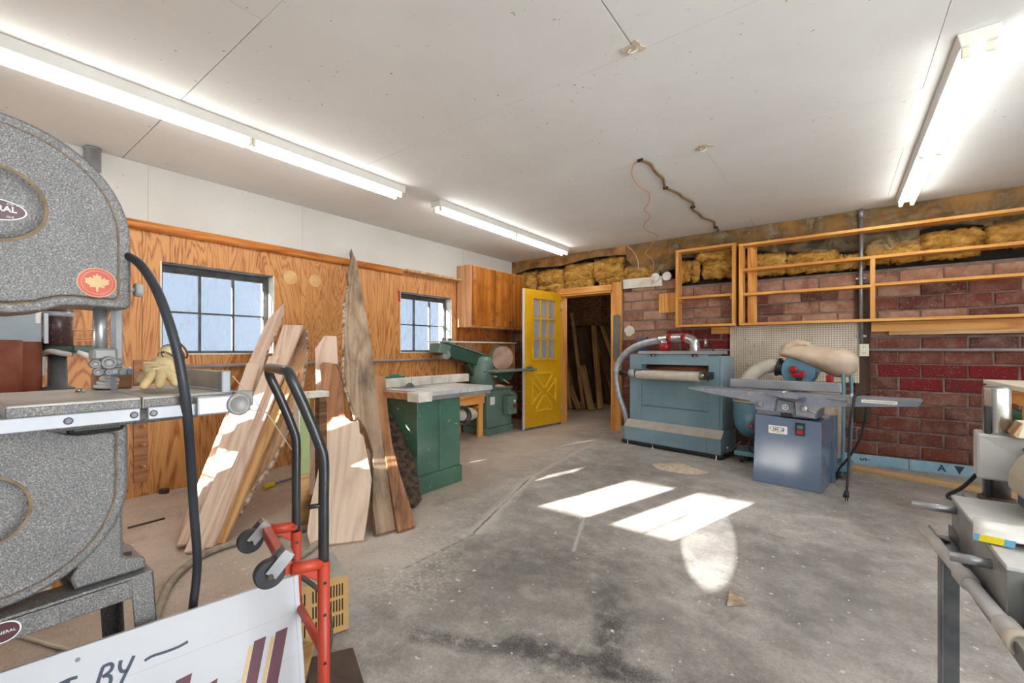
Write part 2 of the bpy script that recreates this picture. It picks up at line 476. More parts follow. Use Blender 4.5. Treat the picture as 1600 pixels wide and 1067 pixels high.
M['rusty'] = plain('rusty plate', (66, 54, 48), (92, 70, 56), 8, 0.75, bump=0.2)
M['red'] = plain('red', (186, 32, 44), (150, 24, 36), 10, 0.4)
M['redtape'] = plain('red tape', (176, 36, 44), (150, 30, 36), 14, 0.35)
M['white'] = plain('white enamel', (238, 238, 234), None, rough=0.4)
M['lampwhite'] = plain('white lamp housing', (232, 230, 224), (222, 218, 210), 3, 0.45)
M['cream'] = plain('cream plastic', (232, 226, 204), None, rough=0.4)
M['heater'] = plain('tan enamel', (206, 166, 108), (192, 150, 92), 5, 0.5)
M['heatertop'] = plain('dusty grey sheet metal', (172, 170, 160), (146, 146, 140), 8, 0.6, 0.2)
M['yellow'] = plain('mustard door paint', (214, 164, 26), (200, 148, 18), 2.0, 0.38, spec=0.5)
M['yellowmould'] = plain('mustard moulding', (228, 184, 62), (218, 172, 48), 2.0, 0.34, spec=0.5)  # paler than the door paint: lit moulding tops put into the colour
M['yellowtool'] = plain('yellow plastic', (224, 200, 30), None, rough=0.4)
M['concretepatch'] = plain('wall patch', (232, 226, 218), (212, 204, 192), 12, 0.9)
M['metaljamb'] = plain('dark smear', (98, 100, 98), (120, 112, 100), 9, 0.6)
M['pegboard'] = None
M['foamblue'] = plain('blue foam', (158, 194, 210), (138, 176, 196), 8, 0.7)
M['ink'] = plain('dark printing ink', (40, 54, 74), None, rough=0.6)
M['navy'] = plain('navy sign paint', (58, 68, 88), (66, 76, 94), 20, 0.5)
M['signmaroon'] = plain('maroon sign paint', (108, 62, 76), (100, 56, 70), 12, 0.5)
M['signgold'] = plain('gold sign paint', (226, 194, 144), (216, 182, 128), 12, 0.5)
M['signwhite'] = plain('white sign board', (208, 210, 215), (200, 202, 208), 3, 0.5)
M['plate'] = plain('maroon name plate', (82, 40, 52), None, rough=0.35)
M['decalred'] = plain('red decal', (206, 92, 72), (196, 80, 62), 20, 0.5)
M['decalgold'] = plain('gold decal', (226, 190, 138), (212, 172, 120), 20, 0.5)
M['leather'] = plain('pale leather', (232, 212, 168), (214, 184, 130), 14, 0.65, bump=0.25, bscale=60)
M['leathertrim'] = plain('brown trim', (112, 60, 48), None, rough=0.7)
M['canvas'] = plain('canvas bag', (220, 200, 178), (196, 172, 148), 6, 0.95, bump=0.3, bscale=200)
M['hosebeige'] = plain('ribbed hose', (206, 200, 186), (186, 178, 162), 9, 0.6)
M['flexgrey'] = plain('flexible grey conduit', (168, 158, 140), (138, 128, 112), 20, 0.6)
M['flexsilver'] = plain('silver flex hose', (196, 198, 204), (160, 162, 170), 16, 0.35, 0.4)
M['cordbrown'] = plain('brown cable', (134, 104, 66), (112, 84, 50), 10, 0.6)
M['wirecopper'] = plain('copper-toned wire', (206, 150, 112), None, rough=0.5)
M['wirewhite'] = plain('white string', (226, 216, 200), None, rough=0.6)
M['panelgrey'] = plain('grey-blue cabinet', (150, 164, 174), (138, 152, 162), 3, 0.45)
M['sawdust'] = plain('sawdust', (212, 198, 178), (188, 170, 148), 30, 0.95, bump=0.6, bscale=120)
M['chip'] = plain('wood chip', (196, 176, 152), (150, 122, 96), 20, 0.8)
M['label'] = plain('label paper', (240, 238, 232), None, rough=0.5)
M['labelyellow'] = plain('yellow label', (240, 220, 40), None, rough=0.5)
M['labelblue'] = plain('blue label', (110, 176, 210), None, rough=0.5)
M['green'] = plain('green plastic', (30, 120, 92), None, rough=0.4)
M['teal'] = plain('teal plastic', (70, 130, 124), (60, 116, 112), 20, 0.5)
M['dusty'] = plain('dusty grey casting', (206, 204, 200), (178, 176, 174), 6, 0.6, 0.1)
M['beigecast'] = plain('beige casting', (206, 196, 178), (186, 174, 156), 5, 0.5)
M['steeldust'] = plain('dusty plate steel', (128, 130, 132), (158, 156, 152), 6, 0.5, 0.3)
M['darksteel'] = plain('dark angle iron', (92, 96, 102), (130, 130, 130), 9, 0.5, 0.4)
M['bluedark'] = plain('blue machine side', (78, 92, 112), None, rough=0.4)
M['nickel'] = plain('white plaster compound', (214, 202, 184), (190, 172, 148), 20, 0.9)
M['outside'] = plain('snow', (235, 238, 242), None, rough=0.9)
M['siding'] = plain('rear wall paint', (220, 218, 212), (208, 205, 198), 2, 0.8)
M['storagewall'] = plain('brown storage wall', (122, 96, 70), (98, 74, 52), 2.5, 0.8)

def tube_mat():
    N = NT('lit fluorescent tube'); N.fin((1, 1, 1, 1), 0.4)
    N.b.inputs['Emission Color'].default_value = (1.0, 0.985, 0.95, 1)
    N.b.inputs['Emission Strength'].default_value = 19.0
    return N.m
M['tube'] = tube_mat()
def peg():
    N = NT('perforated hardboard'); v = N.coord((40, 40, 40))
    fr = N.n('ShaderNodeVectorMath', operation='FRACTION'); N.set(fr.inputs[0], v)
    sx = N.n('ShaderNodeSeparateXYZ'); N.set(sx.inputs[0], fr.outputs[0])
    dx = N.math('SUBTRACT', sx.outputs[0], 0.5); dz = N.math('SUBTRACT', sx.outputs[2], 0.5)
    d = N.math('SQRT', N.math('ADD', N.math('MULTIPLY', dx, dx), N.math('MULTIPLY', dz, dz)))
    hole = N.mr(d, 0.17, 0.25, 1, 0)
    base = N.ramp(N.noise(N.coord(), 3.5, 5), [(0.35, lin((226, 214, 198))), (0.65, lin((206, 190, 168)))])
    col = N.mix(hole, base, lin((92, 74, 60)))
    return N.fin(col, 0.6)
M['pegboard'] = peg()
def concrete():
    N = NT('stained concrete'); v = N.coord()
    n1 = N.noise(v, 0.9, 6, 0.6); n2 = N.noise(v, 6, 6, 0.65); n3 = N.noise(v, 42, 4, 0.7)
    f = N.math('ADD', N.math('MULTIPLY', n1, 0.5), N.math('ADD', N.math('MULTIPLY', n2, 0.35), N.math('MULTIPLY', n3, 0.2)))
    col = N.ramp(f, [(0.36, lin((120, 116, 113))), (0.5, lin((162, 157, 152))), (0.62, lin((196, 190, 183)))])
    sp = N.n('ShaderNodeSeparateXYZ'); N.set(sp.inputs[0], v)
    x, y = sp.outputs[0], sp.outputs[1]
    # tan, sawdust-coloured slab left of the old crack
    wob = N.math('MULTIPLY', N.math('SUBTRACT', n2, 0.5), 0.5)
    side = N.math('ADD', N.math('ADD', x, N.math('MULTIPLY', y, 0.2)), wob)
    col = N.mix(N.mr(side, 2.95, 2.35, 0, 0.75), col, N.ramp(f, [(0.3, lin((186, 166, 148))), (0.7, lin((218, 202, 186)))]))
    warp = N.n('ShaderNodeVectorMath', operation='ADD')
    def seg(p, q, w, soft, namp=0.12, nsrc=n2):
        """soft mask around a segment on the floor"""
        (px, py), (qx, qy) = p, q
        L = math.hypot(qx-px, qy-py); ux, uy = (qx-px)/L, (qy-py)/L
        a = N.math('SUBTRACT', x, px); b = N.math('SUBTRACT', y, py)
        t = N.math('ADD', N.math('MULTIPLY', a, ux), N.math('MULTIPLY', b, uy))
        tc = N.math('MINIMUM', N.math('MAXIMUM', t, 0.0), L)
        ex = N.math('SUBTRACT', a, N.math('MULTIPLY', tc, ux)); ey = N.math('SUBTRACT', b, N.math('MULTIPLY', tc, uy))
        d = N.math('SQRT', N.math('ADD', N.math('MULTIPLY', ex, ex), N.math('MULTIPLY', ey, ey)))
        d = N.math('ADD', d, N.math('MULTIPLY', N.math('SUBTRACT', nsrc, 0.5), namp))
        return N.mr(d, w, w+soft, 1, 0)
    dk = lin((58, 57, 60))
    def lay(mask, amt, c):
        nonlocal col
        col = N.mix(N.math('MULTIPLY', mask, amt), col, c)
    patchy = N.math('MULTIPLY', N.mr(n3, 0.38, 0.6, 0.4, 1.0), N.mr(N.noise(v, 13, 5, 0.7), 0.35, 0.55, 0.2, 1.0))
    n5 = N.noise(N.coord((1, 1, 1), (0, 0, 0), (0, 0, 0.6)), 110, 4, 0.75)
    n6 = N.noise(v, 15, 5, 0.7)
    grit = N.math('MULTIPLY', N.mr(n5, 0.38, 0.58, 0.5, 1.0), N.mr(n6, 0.34, 0.55, 0.25, 1.0))
    lay(N.math('MULTIPLY', seg((3.12, 1.22), (3.52, 1.405), 0.022, 0.045, 0.05), grit), 0.85, dk)
    lay(N.math('MULTIPLY', seg((3.50, 1.43), (3.94, 1.53), 0.03, 0.06, 0.08), grit), 0.95, dk)
    lay(N.math('MULTIPLY', seg((3.84, 1.50), (3.70, 1.78), 0.022, 0.05, 0.07), grit), 0.9, dk)
    lay(N.math('MULTIPLY', seg((3.74, 1.78), (3.60, 2.02), 0.03, 0.08, 0.12), grit), 0.6, dk)
    lay(N.math('MULTIPLY', seg((3.3, 1.55), (3.7, 1.62), 0.25, 0.5, 0.5), grit), 0.25, dk)
    lay(N.mr(n5, 0.54, 0.64), 0.4, lin((104, 101, 100)))
    lay(N.math('MULTIPLY', N.mr(N.noise(v, 2.3, 6, 0.72), 0.5, 0.64), grit), 0.45, lin((96, 93, 92)))
    lay(N.math('MULTIPLY', seg((3.05, 2.05), (3.25, 2.35), 0.16, 0.3, 0.4), patchy), 0.6, lin((96, 92, 92)))
    lay(N.math('MULTIPLY', seg((3.3, 2.0), (3.62, 2.1), 0.12, 0.3, 0.4), patchy), 0.5, lin((100, 96, 95)))
    lay(N.math('MULTIPLY', seg((4.35, 3.0), (4.8, 3.2), 0.05, 0.2, 0.3), patchy), 0.5, lin((90, 88, 90)))
    lay(N.math('MULTIPLY', seg((4.4, 2.3), (4.6, 2.6), 0.05, 0.25, 0.3), patchy), 0.4, lin((90, 88, 90)))
    lay(N.math('MULTIPLY', seg((2.7, 2.0), (2.78, 1.55), 0.02, 0.12, 0.2), patchy), 0.6, lin((90, 86, 84)))
    # pale crack and scuffs
    lay(seg((2.62, 2.15), (2.22, 3.37), 0.012, 0.06, 0.16), 0.7, lin((206, 200, 190)))
    lay(seg((2.22, 3.37), (2.0, 5.2), 0.006, 0.03, 0.10), 0.6, lin((202, 190, 172)))
    lay(seg((2.62, 2.12), (2.22, 3.35), 0.002, 0.008, 0.05), 0.8, lin((92, 84, 78)))
    lay(seg((2.63, 1.55), (2.64, 2.1), 0.002, 0.008, 0.04), 0.7, lin((100, 90, 84)))
    lay(seg((3.08, 2.76), (3.26, 2.28), 0.004, 0.012, 0.04), 0.6, lin((204, 198, 190)))
    lay(N.math('MULTIPLY', seg((2.75, 1.5), (2.6, 1.75), 0.08, 0.2, 0.3), N.mr(n3, 0.5, 0.6)), 0.7, lin((208, 196, 180)))
    spl = N.mr(N.noise(v, 26, 2, 0.5), 0.695, 0.72)
    lay(spl, 0.75, lin((226, 222, 214)))
    drk = N.mr(N.noise(v, 18, 2, 0.5), 0.73, 0.77)
    lay(drk, 0.5, lin((86, 80, 76)))
    N.bump(N.math('ADD', n3, N.math('MULTIPLY', n2, 0.6)), 0.12, 0.006)
    return N.fin(col, N.mr(n2, 0.3, 0.7, 0.5, 0.75), 0, 0.35)
M['concrete'] = concrete()
# ---------------------------------------------------------------- the room
def wall_grid(mb, u0, u1, v0, v1, holes, put):
    """boxes covering [u0,u1]x[v0,v1] except the holes (ua,ub,va,vb)"""
    us = sorted({u0, u1, *[min(max(h[i], u0), u1) for h in holes for i in (0, 1)]})
    for a, b in zip(us, us[1:]):
        if b-a < 1e-4: continue
        m = (a+b)/2
        cuts = sorted((max(h[2], v0), min(h[3], v1)) for h in holes if h[0] < m < h[1] and h[3] > v0 and h[2] < v1)
        z = v0
        for p, q in cuts:
            if p > z+1e-4: put(mb, a, b, z, p)
            z = max(z, q)
        if z < v1-1e-4: put(mb, a, b, z, v1)
    return mb

ground = struct('ground', MB().box(-40, 40, -40, 40, -0.35, -0.30), M['outside'])
fl = struct('floor', MB().box(-0.4, 8.2, -0.6, 9.1, -0.12, 0.0), M['concrete'])

ceil = struct('ceiling', MB().box(-0.2, 8.2, -0.6, 6.3, 2.702, 2.86), M['mortardark'])
rows = [(-0.45, 0.92, (2.4, 4.9)), (0.92, 2.15, (1.25, 3.69, 6.1)), (2.15, 3.44, (2.45, 4.9)), (3.44, 4.36, (1.25, 3.71, 6.1)), (4.36, 5.62, (2.45, 4.9)), (5.62, 6.10, (1.25, 3.7, 6.1))]
for k, (y0, y1, xs) in enumerate(rows):
    e = (0, *xs, 8.0)
    for a, b in zip(e, e[1:]):
        gx = 0.0028 if k == 1 else 0.0012
        g0 = 0.0028 if k == 1 and b < 3 else 0.0010
        g1 = 0.0028 if (k == 0 and b < 3) else 0.0010
        part('drywall_sheet', MB().box(a+gx, b-gx, y0+g0, y1-g1, 2.69, 2.702), M['drywall'], ceil)

# left wall: core, plywood sheets, painted band, window openings
W1 = (1.159, 2.075, 1.14, 1.92)
W2 = (3.636, 4.575, 1.145, 1.935)
wl = struct('wall_left', wall_grid(MB(), -0.6, 6.3, -0.12, 2.80, [W1, W2], lambda m, a, b, c, d: m.box(-0.26, -0.013, a, b, c, d)), M['mortardark'])
pj = [-0.60, -0.26, 1.042, 2.341, 3.625, 4.66]
for a, b in zip(pj, pj[1:]):
    part('plywood_sheet', wall_grid(MB(), a+0.0015, b-0.0015, 0.0, 2.20, [W1, W2], lambda m, p, q, c, d: m.box(-0.012, 0.0, p, q, c, d)), M['plywood'], wl)
for a, b in ((-0.6, 1.08), (1.08, 2.36), (2.36, 4.80), (4.80, 6.07)):
    part('drywall_strip', MB().box(-0.012, 0.004, a+0.0008, b-0.0008, 2.215, 2.6885), M['drywall_wall'], wl)
# grooved dark paneling in the corner
n = 0
y = 4.662
while y < 6.06:
    part('panel_slat', MB().box(-0.012, -0.001, y+0.003, min(y+0.089, 6.065), 0.0, 2.215), M['plydark'], wl, bv=0.002, seg=1)
    y += 0.092
part('filler_patch', MB().lathe((-0.0005, 2.235, 1.925), (1, 0, 0), [(0.075, 0), (0.07, 0.0025)], 20), plain('pale knot patch', (222, 180, 128), (206, 160, 104), 12, 0.5), wl)
part('filler_patch', MB().lathe((-0.0005, 2.50, 1.925), (1, 0, 0), [(0.07, 0), (0.065, 0.0025)], 20), bpy.data.materials['pale knot patch'], wl)
rl = struct('trim_2', MB().prism([(0.0, -0.45, 2.15), (0.03, -0.45, 2.145), (0.055, -0.45, 2.16), (0.06, -0.45, 2.19), (0.05, -0.45, 2.218), (0.0, -0.45, 2.226)], (0, 4.1, 0)), M['rail'], bv=0.008)
struct('trim_3', MB().box(0.0, 0.125, 3.652, 4.66, 2.185, 2.215), M['oldpine_x'], bv=0.002)

def steel_window(idx, W, cols=3, rows_=2, flip=False):
    y0, y1, z0, z1 = W
    w = bpy.data.objects.new('window_%d' % idx, None); COL.objects.link(w); w.location = (0, y0, z0); w['kind'] = 'structure'
    ORG[w.name] = (0, y0, z0)
    rev = MB()
    t = 0.012
    rev.box(-0.26, 0.002, y0, y0+t, z0, z1); rev.box(-0.26, 0.002, y1-t, y1, z0, z1)
    rev.box(-0.26, 0.002, y0+t, y1-t, z0, z0+t); 
    part('reveal', rev, M['whitewood'], w)
    part('lintel', MB().box(-0.26, 0.0, y0+t, y1-t, z1-t, z1), M['steelframe'], w)
    fx0, fx1 = -0.135, -0.105
    a, b, c, d = y0+t, y1-t, z0+t, z1-t
    fr = MB(); fw = 0.034
    fr.box(fx0, fx1, a, a+fw, c, d); fr.box(fx0, fx1, b-fw-0.012, b, c, d); fr.box(fx0, fx1, a+fw, b-fw-0.012, c, c+0.022); fr.box(fx0, fx1, a+fw, b-fw-0.012, d-0.062, d)
    part('sash_frame', fr, M['steelframe'], w, bv=0.003, seg=1)
    a2, b2, c2, d2 = a+fw, b-fw-0.012, c+0.022, d-0.062
    mw = 0.016
    for i in range(1, cols):
        yy = a2 + (b2-a2)*i/cols
        part('muntin', MB().box(fx0+0.003, fx1+0.004, yy-mw/2, yy+mw/2, c2, d2), M['steelframe'], w)
    for j in range(1, rows_):
        zz = c2 + (d2-c2)*j/rows_
        part('muntin', MB().box(fx0+0.004, fx1+0.002, a2, b2, zz-mw/2, zz+mw/2), M['steelframe'], w)
    for i in range(cols):
        for j in range(rows_):
            ya = a2 + (b2-a2)*i/cols; yb = a2 + (b2-a2)*(i+1)/cols; za = c2 + (d2-c2)*j/rows_; zb = c2 + (d2-c2)*(j+1)/rows_
            part('pane', MB().box(-0.122, -0.118, ya, yb, za, zb), M['glass'], w)
    return w
w1 = steel_window(1, W1)
w2 = steel_window(2, W2)
part('red_tape', MB().box(0.0, 0.003, W2[0]-0.03, W2[0]+0.004, 1.80, 1.94), M['red'], w2, label='strip of red tape')

# rear wall, openings shaped to cast the sun patches; right wall, added door opening
RW = [(0.24, 0.45, 0.64, 1.70), (0.50, 0.74, 0.60, 0.98), (0.77, 0.86, 1.22, 1.37), (1.72, 2.13, 0.91, 1.215), (1.13, 1.21, 1.0, 1.26), (2.30, 2.79, 0.91, 1.215)]
wr = struct('wall_rear', wall_grid(MB(), -0.26, 8.2, -0.12, 2.80, RW, lambda m, a, b, c, d: m.box(a, b, -0.52, -0.45, c, d)), M['siding'])
for (a, b, c, d), nx, nz in zip(RW, (2, 2, 1, 1, 2, 2), (5, 2, 1, 1, 1, 1)):
    for i in range(1, nx):
        xx = a+(b-a)*i/nx; part('muntin', MB().box(xx-0.006, xx+0.006, -0.487, -0.473, c, d), M['white'], wr)
    for j in range(1, nz):
        zz = c+(d-c)*j/nz; part('muntin', MB().box(a, b, -0.486, -0.474, zz-0.008, zz+0.008), M['white'], wr)
struct('wall_right', wall_grid(MB(), -0.6, 6.3, -0.12, 2.80, [(-0.4, 2.4, 0.0, 2.3)], lambda m, a, b, c, d: m.box(8.0, 8.15, a, b, c, d)), M['siding'])

# back wall: mortar bed, dark cavity above, doorway, bricks one by one
DX0, DX1, DZ = 0.93, 1.845, 2.06
wb = struct('wall_back', wall_grid(MB(), -0.6, 8.2, -0.12, 2.04, [(DX0, DX1, -0.12, DZ)], lambda m, a, b, c, d: m.box(a, b, 6.083, 6.30, c, d)), M['mortar'])
part('cavity_back', wall_grid(MB(), -0.6, 8.2, 2.04, 2.80, [(DX0, DX1, 2.0, DZ)], lambda m, a, b, c, d: m.box(a, b, 6.20, 6.30, c, d)), M['mortardark'], wb)
rb = random.Random(3)
bmesh_v = []
def brick_mesh(L, Hh, mat):
    m = MB()
    def j(): return rb.uniform(-0.006, 0.006)
    x, z = L/2, Hh/2
    c = 0.006
    pts = [(-x+j(), 0, -z+j()), (x+j(), 0, -z+j()), (x+j(), 0, z+j()), (-x+j(), 0, z+j())]
    b = len(m.v)
    m.v += [(p[0], 0.05, p[2]) for p in pts] + [(p[0], c, p[2]) for p in pts]
    m.v += [(p[0]*(1-c/x), rb.uniform(-0.003, 0.003), p[2]*(1-c/z)) for p in pts]
    for s in (0, 4):
        for i in range(4):
            k = (i+1) % 4
            m.face((s+i, s+k, s+4+k, s+4+i))
    m.face((8, 9, 10, 11))
    me = mesh_of(m, 'brick'); me.materials.append(mat)
    return me
BM = {}
def get_brick(L, kind):
    key = (round(L, 2), kind, rb.randrange(3))
    if key not in BM: BM[key] = brick_mesh(L, 0.124, M[kind])
    return BM[key]
def bricks(xa, xb, zmin, ztop):
    r = 0
    for row in range(-1, 16):
        zc = 0.056 + 0.14*row + 0.07
        if row < 0: zc = 0.021
        if zc - 0.06 > ztop: break
        off = 5.012 + (0.17 if row % 2 == 0 else 0.0)
        i0 = math.floor((xa-off)/0.34)
        x = off + i0*0.34
        while x < xb:
            a, b = max(x+0.007, xa), min(x+0.333, xb)
            if b-a > 0.05:
                zt = ztop(0.5*(a+b)) if callable(ztop) else ztop
                if zc+0.06 < zt:
                    m = 0.5*(a+b)
                    if row in (5, 6) and m > 4.79 and rb.random() < (0.95 if row == 6 else 0.4): k = 'brickpaint'
                    elif 2.7 < m < 3.5 and 1.2 < zc < 1.45 and rb.random() < 0.6: k = 'brickpaint'
                    elif zc > 1.36 and rb.random() < (0.92 if m < 3.6 else 0.8 if m < 4.7 else 0.45): k = 'brickdusty'
                    else: k = 'brick'
                    o = inst('brick', get_brick(b-a, k), wb, (m, 6.070+rb.uniform(-0.002, 0.003), zc), (0, 0, rb.uniform(-0.01, 0.01)))
                    if row < 0: o.scale = (1, 1, 0.55)
            x += 0.34
class Top:
    def __init__(self, f): self.f = f
    def __lt__(self, o): return False
    def __gt__(self, o): return True
    def __rsub__(self, o): return -1
    def __call__(self, x): return self.f(x)
bricks(2.0, 6.75, 0, Top(lambda x: 2.15 if x < 2.75 else (2.06 if x < 4.7 else 2.09)))
bricks(0.01, 0.80, 0, Top(lambda x: 2.12))

# insulation batts, kraft and film
def batt(x0, x1, z0, z1, seed, yf=6.055):
    rr = random.Random(seed); m = MB(); nx, nz = 14, 8
    g = []
    for i in range(nx+1):
        for k in range(nz+1):
            u, w = i/nx, k/nz
            edge = min(u, 1-u)*nx/2; ez = min(w, 1-w)*nz/2
            rnd = min(1, edge+0.25)*min(1, ez+0.25)
            yy = yf + 0.10*(1-rnd) + rr.uniform(-0.022, 0.022)
            xx = x0+(x1-x0)*u + (rr.uniform(-0.012, 0.012)); zz = z0+(z1-z0)*w + rr.uniform(-0.016, 0.016)
            g.append(len(m.v)); m.v.append((xx, min(yy, 6.17), zz))
    for i in range(nx):
        for k in range(nz):
            a = i*(nz+1)+k
            m.face((g[a], g[a+nz+1], g[a+nz+2], g[a+1]), True)
    o = part('insulation_batt', m, M['insul'], wb)
    s = o.modifiers.new('solid', 'SOLIDIFY'); s.thickness = 0.03; s.offset = 1
    return o
for k, (a, b, c, d) in enumerate([(0.02, 0.47, 2.12, 2.50), (0.49, 0.98, 2.25, 2.48), (0.49, 1.0, 2.10, 2.24), (1.01, 1.52, 2.27, 2.52), (1.02, 1.50, 2.14, 2.26), (1.53, 2.0, 2.24, 2.55), (1.62, 2.02, 2.17, 2.23),
        (2.02, 2.48, 2.20, 2.38), (2.80, 3.03, 2.10, 2.36), (3.09, 3.50, 2.12, 2.36), (3.0, 3.5, 2.34, 2.46), (3.56, 4.0, 2.10, 2.34), (4.02, 4.5, 2.09, 2.30), (4.50, 4.72, 2.09, 2.22), (4.76, 5.2, 2.11, 2.30),
        (5.19, 5.62, 2.20, 2.36), (5.22, 5.6, 2.11, 2.19), (5.66, 6.1, 2.16, 2.38), (6.12, 6.6, 2.12, 2.4)]):
    batt(a, b, c, d, 50+k)
def drape(name, x0, x1, ztop, zbot, y, mat, seed, amp=0.012, nx=40, nz=8):
    rr = random.Random(seed); m = MB(); ph = [rr.uniform(0, 6) for _ in range(6)]
    for i in range(nx+1):
        x = x0+(x1-x0)*i/nx
        zb = zbot(x) if callable(zbot) else zbot
        for k in range(nz+1):
            w = k/nz
            z = ztop + (zb-ztop)*w
            yy = y + amp*(math.sin(x*9+ph[0]+w*4)*0.5 + math.sin(x*23+ph[1]-w*7)*0.35 + math.sin(x*5+z*22+ph[2])*0.5)*(0.3+0.7*w)
            m.v.append((x, yy, z))
    for i in range(nx):
        for k in range(nz):
            a = i*(nz+1)+k
            m.face((a, a+1, a+nz+2, a+nz+1), True)
    return part(name, m, mat, wb)
drape('kraft_paper', 0.0, 2.06, 2.688, lambda x: 2.52+0.02*math.sin(x*5)-0.06*max(0, 0.5-x)/0.5+0.05*(x/2), 6.03, M['kraft'], 1)
drape('kraft_paper', 2.06, 8.0, 2.688, lambda x: 2.47+0.02*math.sin(x*4)-(0.16 if 2.06 < x < 2.75 else 0), 6.045, M['kraft'], 2)
drape('plastic_film', 2.07, 2.78, 2.688, lambda x: 2.26+0.03*math.sin(x*7), 6.012, M['film'], 3, 0.03)
drape('plastic_film', 2.76, 5.17, 2.688, lambda x: 2.42-0.18*max(0, min(1, (x-3.6)/0.9))+0.02*math.sin(x*6), 6.012, M['film'], 4, 0.036, 90)
drape('plastic_film', 5.17, 8.0, 2.688, lambda x: 2.36+0.05*math.sin(x*5), 6.012, M['film'], 5, 0.036, 80)

# doorway trim
t1 = bpy.data.objects.new('trim_1', None); COL.objects.link(t1); t1.location = (1.4, 6.05, 0); t1['kind'] = 'structure'; ORG['trim_1'] = (1.4, 6.05, 0)
part('header_board', MB().box(0.90, 1.835, 6.035, 6.30, 2.062, 2.15), M['pine_x'], t1, bv=0.003)
part('header_stop', MB().box(0.93, 1.82, 6.06, 6.30, 2.035, 2.062), M['pine_x'], t1, bv=0.002)
part('jamb_board', MB().box(1.815, 1.845, 6.05, 6.30, 0, 2.035), M['pine_z'], t1, bv=0.002)
part('jamb_post', MB().box(1.845, 1.985, 6.03, 6.085, 0.0, 2.175), M['pine_z'], t1, bv=0.003)
part('jamb_board', MB().box(0.895, 0.935, 6.05, 6.30, 0, 2.062), M['pine_z'], t1, bv=0.002)
part('side_casing', MB().box(0.80, 0.895, 6.045, 6.085, 0, 2.15), M['pine_z'], t1, bv=0.003)
part('putty_smear', MB().prism([(1.858, 6.029, 1.08), (1.90, 6.029, 0.98), (1.97, 6.029, 1.05), (1.978, 6.029, 1.68), (1.95, 6.029, 1.70), (1.862, 6.029, 1.69)], (0, -0.002, 0)), M['metaljamb'], t1, label='grey putty smear')

# the store room beyond the doorway
struct('wall_far', MB().box(-0.5, 2.7, 8.95, 9.05, 0, 2.7), M['storagewall'])
struct('wall_far_left', MB().box(-0.6, -0.4, 6.3, 9.05, 0, 2.7), M['storagewall'])
struct('wall_far_right', MB().box(2.6, 2.7, 6.3, 9.05, 0, 2.7), M['storagewall'])
struct('ceiling_far', MB().box(-0.5, 2.7, 6.3, 9.05, 2.5, 2.6), M['storagewall'])
# ---------------------------------------------------------------- lamps on the ceiling
def fixture(name, x, y0, y1, label, sx=1):
    t = thing(name, label, 'ceiling light', (x, (y0+y1)/2, 2.69), 0, 'fluorescent strip lights')
    m = MB()
    m.prism([(x-0.075, y0, 2.689), (x+0.075, y0, 2.689), (x+0.062, y0, 2.625), (x-0.062, y0, 2.625)], (0, y1-y0, 0))
    part('housing', m, M['lampwhite'], t, bv=0.003)
    ym = (y0+y1)/2
    for sxx in (-0.042, 0.042):
        for a, b in ((y0+0.03, ym-0.012), (ym+0.012, y1-0.03)):
            part('tube', MB().cyl((x+sxx, a+0.012, 2.602), (x+sxx, b-0.012, 2.602), 0.0135, n=12), M['tube'], t)
            for yy in (a, b):
                part('socket', MB().box(x+sxx-0.015, x+sxx+0.015, yy-0.009, yy+0.009, 2.582, 2.626), M['cream'], t, bv=0.003, seg=1)
    return t
fixture('fluorescent_light', 1.245, 0.03, 2.64, 'white twin-tube fluorescent strip light nearest the granite-grey band saw')
fixture('fluorescent_light', 1.255, 3.07, 5.68, 'white twin-tube fluorescent strip light in front of the wooden wall cabinet')
fixture('fluorescent_light', 5.04, 2.95, 5.74, 'white twin-tube fluorescent strip light above the long open wall shelf')

def ceil_stub(x, y, seed, label):
    rr = random.Random(seed)
    t = thing('ceiling_wire_stub', label, 'wire stub', (x, y, 2.69), 0, 'wire stubs in the ceiling')
    n = 12; poly = []
    for i in range(n):
        a = 2*PI*i/n; r = rr.uniform(0.03, 0.065)
        poly.append((x+r*1.1*math.cos(a), y+r*math.sin(a), 2.6895))
    part('plaster_dab', MB().prism(poly, (0, 0, -0.006)), M['nickel'], t, bv=0.002, seg=1)
    part('wire_loop', MB().tube(smooth_path([(x-0.01, y, 2.688), (x-0.02, y-0.02, 2.66), (x, y-0.03, 2.645), (x+0.02, y-0.01, 2.662), (x+0.015, y, 2.688)]), 0.003, 6), M['cream'], t)
ceil_stub(3.69, 2.11, 1, 'beige plaster dab with wire stub on the ceiling nearest the camera')
ceil_stub(3.71, 3.45, 2, 'beige plaster dab with wire stub on the ceiling, farther from the camera')

